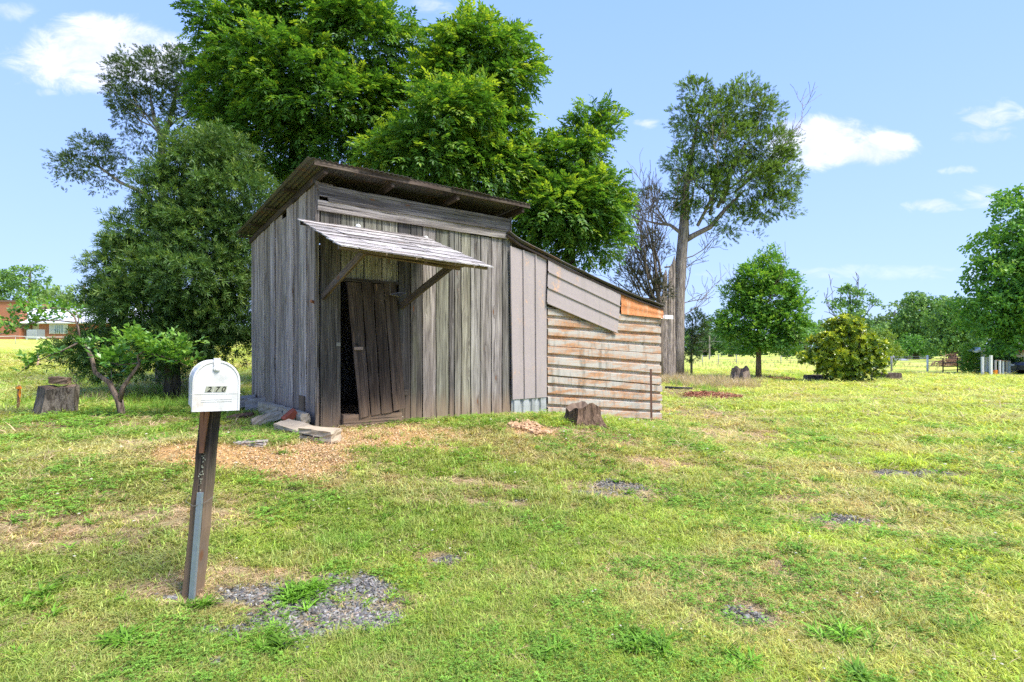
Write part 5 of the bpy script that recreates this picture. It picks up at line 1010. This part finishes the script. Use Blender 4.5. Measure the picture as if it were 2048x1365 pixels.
x, y, h = zone([(1410, 772, 70, 9, 420, .42), (1360, 765, 50, 10, 160, .45), (1470, 765, 30, 6, 120, .35), (1500, 755, 40, 5, 80, .3), (220, 800, 40, 8, 60, .28), (345, 790, 60, 10, 60, .3), (1300, 730, 500, 8, 420, .4), (1500, 728, 300, 8, 400, .4), (1340, 748, 20, 4, 40, .5), (1230, 850, 60, 4, 14, .08), (700, 925, 60, 6, 30, .05)], r)
scatter('dry_grass', 'tall', x, y, np.clip(h * 1.5, .25, 1.0), h, np.array([.50, .40, .26]) * np.clip(r.normal(1, .2, (len(x), 1)), .5, 1.5), r, 'pale feathery dry grass at the foot of the tall cedar', 'grass', nvar=5, tilt=.2)
x, y, h = zone([(515, 838, 14, 6, 16, .20)], r); scatter('yellowing_grass_clump', 'tall', x, y, np.full(len(x), .3), h, np.array([.38, .36, .07]) * np.clip(r.normal(1, .25, (len(x), 1)), .5, 1.5), r, 'yellowing clump of grass growing in front of the upright grey block', 'grass', tilt=.4)

# ---------------------------------------------------------------- far buildings, poles, fences
def pbox(name, parent, x0, y0, x1, y1, D, dep, mat, off=0.0):
    """box whose front face spans photo pixels x0..x1, y0..y1 at distance D"""
    a, c = at(x0, y1, D), at(x1, y0, D); b = MB(); a, c = a - parent.location, c - parent.location; b.box((a.x, a.y + off, a.z), (c.x, a.y + off + dep, c.z)); return b.obj(name, mat, parent)
BR1, t = new_mat('brick_wall'); tcc = t.n('ShaderNodeTexCoord').outputs['Object']; sx = t.n('ShaderNodeSeparateXYZ', {0: tcc}); bt = t.n('ShaderNodeTexBrick', {'Vector': t.n('ShaderNodeCombineXYZ', {0: sx.outputs[0], 1: sx.outputs[2]}).outputs[0], 'Color1': (.40, .13, .06, 1), 'Color2': (.28, .085, .045, 1), 'Mortar': (.38, .30, .25, 1), 'Scale': 4.0, 'Mortar Size': .018})
out(t, principled(t, t.mix(.35, bt.outputs[0], t.mix(t.noise(tcc, .8, 4), (.25, .08, .05), (.48, .19, .09))), .9))
WROOF = simple('white_metal_roof', (.74, .74, .78), .4, .1, .04, 2); WTRIM = simple('white_trim', (.75, .75, .73), .5, 0, .05); GLASS = simple('window_glass', (.25, .32, .29), .1, 0, .5, 1.5, .8); GREYM = simple('grey_metal', (.25, .28, .30), .5, .3, .1)
DH = 55.0; hb = at(60, 681, DH); hb.z = hgt(hb.x, hb.y); house = empty('brick_house', hb, 0, label='low red brick house with white metal roof beyond the left field', cat='house')
zb = 684
pbox('wall', house, 78, 645, 300, zb, DH, 8, BR1); pbox('wall', house, -120, 646, 47.5, zb, DH, 8, BR1); pbox('wall', house, 46, 646, 79, zb, DH, 6, WTRIM, 1.0)
pbox('chimney', house, 3, 604, 47, zb, DH, .9, BR1, -.5); pbox('chimney_cap', house, 2, 602, 48, 605.5, DH, 1.1, simple('cap_brown', (.16, .09, .07)), -.6); pbox('chimney', house, 84, 609, 93, 625, DH + 4, .6, BR1)
b = MB(); e0, e1 = at(-130, 646, DH) - hb, at(310, 646, DH) - hb; rg = at(0, 617, DH + 4.2) - hb; e0.y -= .5; e1.y -= .5
b.add([e0, e1, Vector((e1.x, rg.y, rg.z)), Vector((e0.x, rg.y, rg.z)), Vector((e1.x, rg.y + 4.5, e0.z)), Vector((e0.x, rg.y + 4.5, e0.z))], [(0, 1, 2, 3), (3, 2, 4, 5)]); o = b.obj('roof', WROOF, house); md = o.modifiers.new('t', 'SOLIDIFY'); md.thickness = .12; md.offset = -1
pbox('fascia', house, 78, 645, 310, 648, DH, .08, WTRIM, -.42)
win = pbox('window', house, 99.5, 649, 136, 668, DH, .10, WTRIM, -.06)
for x0, x1, g in ((101.5, 108.5, WTRIM), (110.5, 127.5, GLASS), (129.5, 134.5, WTRIM)):
    a, c = at(x0, 667, DH) - hb, at(x1, 650.5, DH) - hb; b = MB(); b.box((a.x, a.y - .085, a.z), (c.x, a.y - .065, c.z)); b.obj('pane', simple('blind_pane', (.5, .52, .47), .4, 0, .2, 3) if g is WTRIM else GLASS, win)
for xm in (114.5, 119, 123):
    a, c = at(xm - .2, 667, DH) - hb, at(xm + .2, 650.5, DH) - hb; b = MB(); b.box((a.x, a.y - .11, a.z), (c.x, a.y - .088, c.z)); b.obj('muntin', WTRIM, win)
b = MB(); c_ = at(0, 668, DH); 
wf = pbox('window', house, -9, 636, 2.5, 672, DH, .1, WTRIM, -.08)
ac = empty('heat_pump', at(64, 681, DH - 2.2), 0, label='grey heat pump unit on white legs beside the brick house', cat='heat pump')
pbox('cabinet', ac, 53, 659, 74, 676, DH - 2.2, .9, GREYM)
for k in range(9):
    xm = 54.5 + k * 2.2; pbox('louver', ac, xm, 660.5, xm + .8, 674.5, DH - 2.2, .04, simple('louver_grey', (.42, .45, .47)) if k == 0 else bpy.data.materials['louver_grey'], -.045)
for xm in (53, 72.5): pbox('leg', ac, xm, 676, xm + 1.8, 682.5, DH - 2.2, .09, WTRIM)
pbox('stand_bar', ac, 51.5, 675.5, 76.5, 677, DH - 2.2, .95, WTRIM, -.03)
bb = empty('gas_meter', at(141, 681, DH - .6), 0, label='small white meter box low on the brick wall under the window', cat='meter'); pbox('meter_box', bb, 138.5, 672, 144, 679, DH - .6, .3, WTRIM); pbox('meter_dial', bb, 140, 674, 142.5, 676.5, DH - .6, .04, GREYM, -.045)
hd = empty('hedge', Vector((at(182, 680, 52).x, 52, hgt(at(182, 680, 52).x, 52))), 0, label='low clipped green hedge beside the brick house', cat='hedge'); crown('foliage', hd, blobs_px(52, [(175, 672, 12, 7), (188, 670, 14, 8)]), 500, .3, 'broad', L_BG, 83, clump=.4, base=.4, tip=.4, origin=hd.location, gap=0)
PW = simple('pole_wood', (.28, .24, .21), .9)
def pole(px, ptop, pbot, D, label, arm=True, rad_=.14):
    x = at(px, pbot, D).x; b0 = Vector((x, D, hgt(x, D))); r0 = empty('utility_pole', b0, 0, label=label, cat='utility pole'); h = CZ + (HZ - ptop) * D / F - b0.z
    b = MB(); b.tube([(0, 0, 0), (0, 0, h)], [rad_, rad_ * .7], 8); b.obj('pole', PW, r0)
    if arm: bar('crossarm', PW, (-.6, 0, h - .5), (.6, 0, h - .5), .12, .12, r0)
    return b0 + Vector((0, 0, h - .45))
p1 = pole(168, 567, 690, 84, 'tall thin utility pole beside the willow oak, behind the brick house'); p2 = pole(1419, 672, 718, 82, 'pale short utility pole behind the field fence near the tall cedar', False, .12)
def wire(name, parent, pts, rad_, mat, sag=.1):
    b = MB()
    for a, c in zip(pts[:-1], pts[1:]):
        a, c = Vector(a), Vector(c); b.tube([a.lerp(c, q / 8) - Vector((0, 0, sag * math.sin(math.pi * q / 8))) for q in range(9)], rad_, 4)
    return b.obj(name, mat, parent)
WIRE = simple('wire_grey', (.30, .30, .30), .5, .5)
o = wire('power_line', None, [at(-60, 626, 84), p1, at(420, 600, 84)], .022, WIRE, .6); tag(o, 'thin power line crossing above the brick house roof', 'power line')
o = wire('power_line', None, [at(1300, 686, 82), p2 + Vector((0, 0, -.3)), at(1640, 690, 82)], .02, WIRE, .3); tag(o, 'thin power line on the pale pole beyond the field fence', 'power line')
PG = simple('post_grey', (.42, .38, .34), .9); PWH = simple('post_white', (.72, .70, .66), .7, 0, .15, 5)
def fence(label, posts, D, tops, wires, mats, prad=.05, wr=.012, group=None, h=None):
    """posts: (px, top row, bottom row, distance)"""
    b0 = gp(posts[0][0], posts[0][2]); x0 = at(posts[0][0], 0, posts[0][3]); r0 = empty('wire_fence', Vector((x0.x, x0.y, hgt(x0.x, x0.y))), 0, label=label, cat='fence'); P = []
    for i, (px, pt, pb, D_) in enumerate(posts):
        p = at(px, pt, D_); zg = hgt(p.x, p.y); b = MB(); l_ = Vector((p.x, p.y, zg)) - r0.location; b.tube([l_ + Vector((0, 0, -.1)), l_ + Vector((0, 0, p.z - zg))], prad, 7); b.obj('post', mats[i % len(mats)], r0, True); P.append((l_, p.z - zg))
    for q in wires: wire('wire', r0, [l_ + Vector((0, -prad, hh * q)) for l_, hh in P], wr, WIRE if wr < .018 else PWH, .03)
    return r0
fence('long wire fence on thin posts across the far field behind the young oak', [(1350, 711, 728, 56), (1405, 711, 728, 56), (1437, 710, 728, 56), (1473, 709, 729, 55), (1518, 712, 728, 55), (1562, 712, 729, 54), (1610, 711, 731, 52), (1665, 712, 733, 50)], 56, 0, (.25, .5, .75, .97), [PG], .045, .014)
fence('white wire fence on pale posts right of the yellow tipped bush', [(1712, 713, 738, 44), (1783, 713, 743, 39), (1855, 711, 745, 36), (1925, 712, 746, 36), (1965, 714, 748, 34)], 36, 0, (.15, .38, .62, .85, .97), [PWH, PG], .06, .014)
fence('low sagging white wire across the left field in front of the brick house', [(-60, 672, 688, 42), (31, 672, 686, 42), (130, 674, 688, 42), (215, 676, 692, 42)], 42, 0, (.97,), [PG], .02, .022)
gt = empty('pipe_gate', gp(1885, 746), 0, label='rusty pipe gate between the pale fence posts and the small cone shaped cedar', cat='gate'); GD = gt.location.y - .3; RP = simple('gate_rust', (.14, .07, .05), .8)
for y_ in (727, 734, 741): a, c = at(1886, y_, GD) - gt.location, at(1922, y_ - 1, GD) - gt.location; b = MB(); b.tube([a, c], .03, 6); b.obj('rail', RP, gt)
for x_ in (1886, 1915): a, c = at(x_, 716, GD) - gt.location, at(x_, 745, GD) - gt.location; b = MB(); b.tube([a, c], .04, 6); b.obj('gate_post', RP, gt)
rs = random.Random(77); bp = at(1903, 735, 48); bp.z = hgt(bp.x, bp.y); b = MB()
for k in range(170):
    a = rs.uniform(0, 6.28); q = rs.random() ** .6; p = Vector((math.cos(a) * 1.7 * q, math.sin(a) * 1.0 * q, rs.uniform(0, 1.25) * (1 - q * .8))); d = Vector((rs.gauss(0, 1), rs.gauss(0, .6), rs.gauss(0, .35))).normalized(); L = rs.uniform(.5, 1.3); b.tube([p - d * L / 2, p + Vector((0, 0, .05)), p + d * L / 2], [.02, .028, .012], 4)
o = b.obj('brush_pile', simple('brush_brown', (.24, .13, .09), .9, 0, .4), None, loc=bp); tag(o, 'heap of cut brown branches behind the pipe gate', 'brush pile', None, 'stuff')
b0 = gp(1942, 747); D_ = b0.y; r0 = tree_root(b0, 'small cone shaped green cedar in front of the row of white posts', None, name='cedar_tree'); trunk_of(r0, [([b0, at(1942, 700, D_)], [.06, .02])], (.2, .15, .12))
crown('crown', r0, blobs_px(D_, [(1942, 738, 17, 10), (1940, 725, 16, 12), (1941, 712, 11, 10), (1938, 702, 8, 12)]), 2200, .22, 'cedar', L_YOAK, 84, clump=.25, base=.62, tip=.6, origin=b0, gap=.02)
# grey roofed shed and white gable far away on the right
SHG = simple('grey_shingles', (.24, .25, .28), .8, 0, .12, 3); SIDG = simple('blue_grey_siding', (.30, .36, .40), .7, 0, .08, 2); SIDW = simple('white_siding', (.72, .72, .70), .6, 0, .05, 2)
def far_shed(name, x0, x1, yr, ye, yb, D, label, wm, rm):
    a, c = at(x0, yb, D), at(x1, yb, D); b0 = Vector(((a.x + c.x) / 2, D, min(a.z, hgt(a.x, D)))); r0 = empty(name, b0, 0, label=label, cat='shed'); hw = (c.x - a.x) / 2; ze, zr = at(x0, ye, D).z - b0.z, at(x0, yr, D).z - b0.z
    b = MB(); b.box((-hw, 0, 0), (hw, 7, ze)); b.obj('wall', wm, r0); b = MB(); b.add([(-hw - .3, -.3, ze - .05), (hw + .3, -.3, ze - .05), (hw - 1.2, 3.5, zr), (-hw - .3, 3.5, zr), (hw + .3, 7.3, ze), (-hw - .3, 7.3, ze)], [(0, 1, 2, 3), (3, 2, 4, 5), (1, 4, 2)]); o = b.obj('roof', rm, r0); md = o.modifiers.new('t', 'SOLIDIFY'); md.thickness = .1; md.offset = -1; return r0
r0 = far_shed('outbuilding', 1784, 1818, 706, 722, 728, 78, 'small outbuilding with grey shingle roof beyond the right fence', SIDG, SHG)
b0 = at(1832, 726, 90); b0.z = hgt(b0.x, 90); r0 = empty('white_house', b0, 0, label='white gable wall of a house half hidden by the round dark tree', cat='house'); p = [at(1818, 728, 90), at(1858, 728, 90), at(1858, 716, 90), at(1841, 702, 90), at(1818, 716, 90)]
b = MB(); q = [v - b0 for v in p]; b.add(q + [v + Vector((0, 6, 0)) for v in q], [(0, 1, 2, 3, 4), (9, 8, 7, 6, 5)] + [(i, 5 + i, 5 + (i + 1) % 5, (i + 1) % 5) for i in range(5)]); b.obj('wall', SIDW, r0)
b = MB(); q = [at(1815, 718, 90) - b0, at(1841, 700.5, 90) - b0, at(1861, 718, 90) - b0]; b.add([v + Vector((0, -.4, .0)) for v in q] + [v + Vector((0, 6.4, 0)) for v in q], [(0, 1, 4, 3), (1, 2, 5, 4)]); o = b.obj('roof', simple('brown_roof', (.22, .14, .10)), r0); md = o.modifiers.new('t', 'SOLIDIFY'); md.thickness = .15
# white posts, porch and house at the right edge
bpz = gp(1965, 749); r0 = empty('post_rail', bpz, 0, label='row of pale posts under a thin rail at the right edge of the lawn', cat='fence'); pts = []
for i, (px, pt, D_) in enumerate([(1965, 714, 33), (1982, 711, 32.5), (1991, 721, 33), (1999.5, 721, 33), (2006, 722, 33.5), (2013, 722, 34), (2019, 723, 35), (2022, 724, 36)]):
    p = at(px, pt, D_); zg = hgt(p.x, p.y); l_ = Vector((p.x, p.y, zg)) - bpz; w = .04 if i > 1 else .055; b = MB(); b.box(l_ + Vector((-w, -w, -.1)), l_ + Vector((w, w, p.z - zg))); o = b.obj('post', PWH if i % 3 != 2 else PG, r0)
    if i > 1: pts.append(l_ + Vector((0, 0, p.z - zg)))
    if px == 1991: b = MB(); b.box((l_.x - .07, l_.y - .07, l_.z - .02), (l_.x + .07, l_.y + .07, l_.z + .30)); b.obj('orange_sleeve', OR_, r0)
for a, c in zip(pts[:-1], pts[1:]): bar('rail', simple('rail_brown', (.25, .14, .10)) if 'rail_brown' not in bpy.data.materials else bpy.data.materials['rail_brown'], a, c, .07, .05, r0)
D_ = 35; pb = at(1968, 748, D_); pb.z = hgt(pb.x, D_); r0 = empty('porch', pb, 0, label='small white porch frame with braced post behind the first pale posts', cat='porch')
for (xa, ya, xb, yb_) in ((1961.5, 699, 1961.5, 745), (1970, 700, 1970, 744), (1977, 706, 1977, 744)): bar('post', PWH, at(xa, ya, D_) - pb, at(xb, yb_, D_) - pb, .14, .14, r0)
bar('brace', PWH, at(1975, 701, D_ - .1) - pb, at(1961, 712, D_ - .1) - pb, .09, .09, r0); bar('brace', PWH, at(1961, 720, D_ - .1) - pb, at(1950, 733, D_ - .1) - pb, .09, .07, r0); bar('beam', PWH, at(1957, 700, D_ - .1) - pb, at(1976, 700.5, D_ - .1) - pb, .12, .10, r0)
b = MB(); q = [at(1953, 702, D_ - .6) - pb, at(1968, 695, D_ - .6) - pb]; b.add([q[0], q[1], q[1] + Vector((0, .7, 0)), q[0] + Vector((0, .7, 0))], [(0, 1, 2, 3)]); o = b.obj('roof', WROOF, r0); md = o.modifiers.new('t', 'SOLIDIFY'); md.thickness = .12
b = MB(); q = [at(1974, 692, D_ + 3) - pb, at(1984, 676, D_ + 3) - pb, at(1984, 690, D_ + 3) - pb]; b.add(q + [v + Vector((0, .2, 0)) for v in q], [(0, 1, 2), (5, 4, 3), (0, 3, 4, 1), (1, 4, 5, 2), (2, 5, 3, 0)]); b.obj('gable', SIDW, r0)
D_ = 37; hb = at(2050, 745, D_); hb.z = hgt(hb.x, D_); r0 = empty('white_house', hb, 0, label='white clapboard house with red roof edge cut off by the right edge', cat='house'); a = at(2030, 745, D_) - hb; top = at(2030, 704, D_).z - hb.z
b = MB(); b.box((a.x, 0, -.1), (a.x + 9, 2.6, top)); b.obj('wall', SIDW, r0)
for k in range(12):
    z = .05 + (top - .1) * k / 12; b = MB(); b.add([(a.x - .01, -.035, z), (a.x + 9, -.035, z), (a.x + 9, -.004, z + top / 12), (a.x - .01, -.004, z + top / 12), (a.x - .01, -.002, z), (a.x + 9, -.002, z)], [(0, 1, 2, 3), (0, 4, 5, 1)]); b.obj('clapboard', SIDW, r0)
b = MB(); b.box((a.x - .55, -.8, top), (a.x + 9.4, 3.0, top + .12)); b.obj('roof_edge', simple('red_trim', (.30, .06, .05), .6), r0)
b = MB(); b.add([(a.x - .55, -.8, top + .12), (a.x + 9.4, -.8, top + .12), (a.x + 9.4, 1.2, top + .9), (a.x + 3.5, 1.2, top + .9), (a.x + 9.4, 3.0, top + .12), (a.x - .55, 3.0, top + .12)], [(0, 1, 2, 3), (3, 2, 4, 5), (0, 3, 5), (1, 4, 2)]); b.obj('roof', simple('dull_roof', (.2, .19, .18)), r0)
bx = at(1998, 742, 36.6); bx.z = hgt(bx.x, 36.6); bu = tree_root(bx, 'dark unclipped bush between the porch frame and the white house', None, 'bush', 'shrub'); crown('crown', bu, blobs_px(36.6, [(1994, 722, 18, 16), (2010, 726, 20, 14), (1998, 708, 22, 12), (2022, 732, 12, 10)]), 1300, .3, 'broad', L_BG, 88, clump=.4, base=.2, tip=.5, origin=bx)
# dark car parked against the white house
D_ = 34.5; cb = at(2074, 744, D_); cb.z = hgt(cb.x, D_); car = empty('parked_car', cb, 0, label='dark car parked by the white house, only its nose in the picture', cat='car'); CARM = simple('dark_car_paint', (.03, .035, .045), .3, .2, .1, 3, .5)
sec = [(-1.0, .25), (-1.0, .55), (-.9, .68), (-.1, .78), (.4, 1.2), (1.7, 1.22), (2.4, .85), (3.3, .8), (3.35, .3)]
b = MB(); n = len(sec); v = []
for y_, k in ((-.8, .95), (-.7, 1), (.7, 1), (.8, .95)): v += [(x_, y_, z_ * k) for x_, z_ in sec]
b.add(v, [(i * n + k, i * n + (k + 1) % n, (i + 1) * n + (k + 1) % n, (i + 1) * n + k) for i in range(3) for k in range(n)] + [tuple(range(n))[::-1], tuple(3 * n + k for k in range(n))]); b.obj('body', CARM, car)
for x_ in (-.35, 2.5):
    for y_ in (-.82, .62): b = MB(); b.tube([(x_, y_, .3), (x_, y_ + .2, .3)], .3, 16); b.obj('wheel', simple('tyre_black', (.015, .015, .015)) if 'tyre_black' not in bpy.data.materials else bpy.data.materials['tyre_black'], car)
b = MB(); b.box((-1.02, -.72, .5), (-.96, -.45, .62)); b.obj('headlight', simple('lamp_glass', (.6, .6, .6), .2), car); b = MB(); b.box((-1.015, .45, .5), (-.96, .72, .62)); b.obj('headlight', bpy.data.materials['lamp_glass'], car)
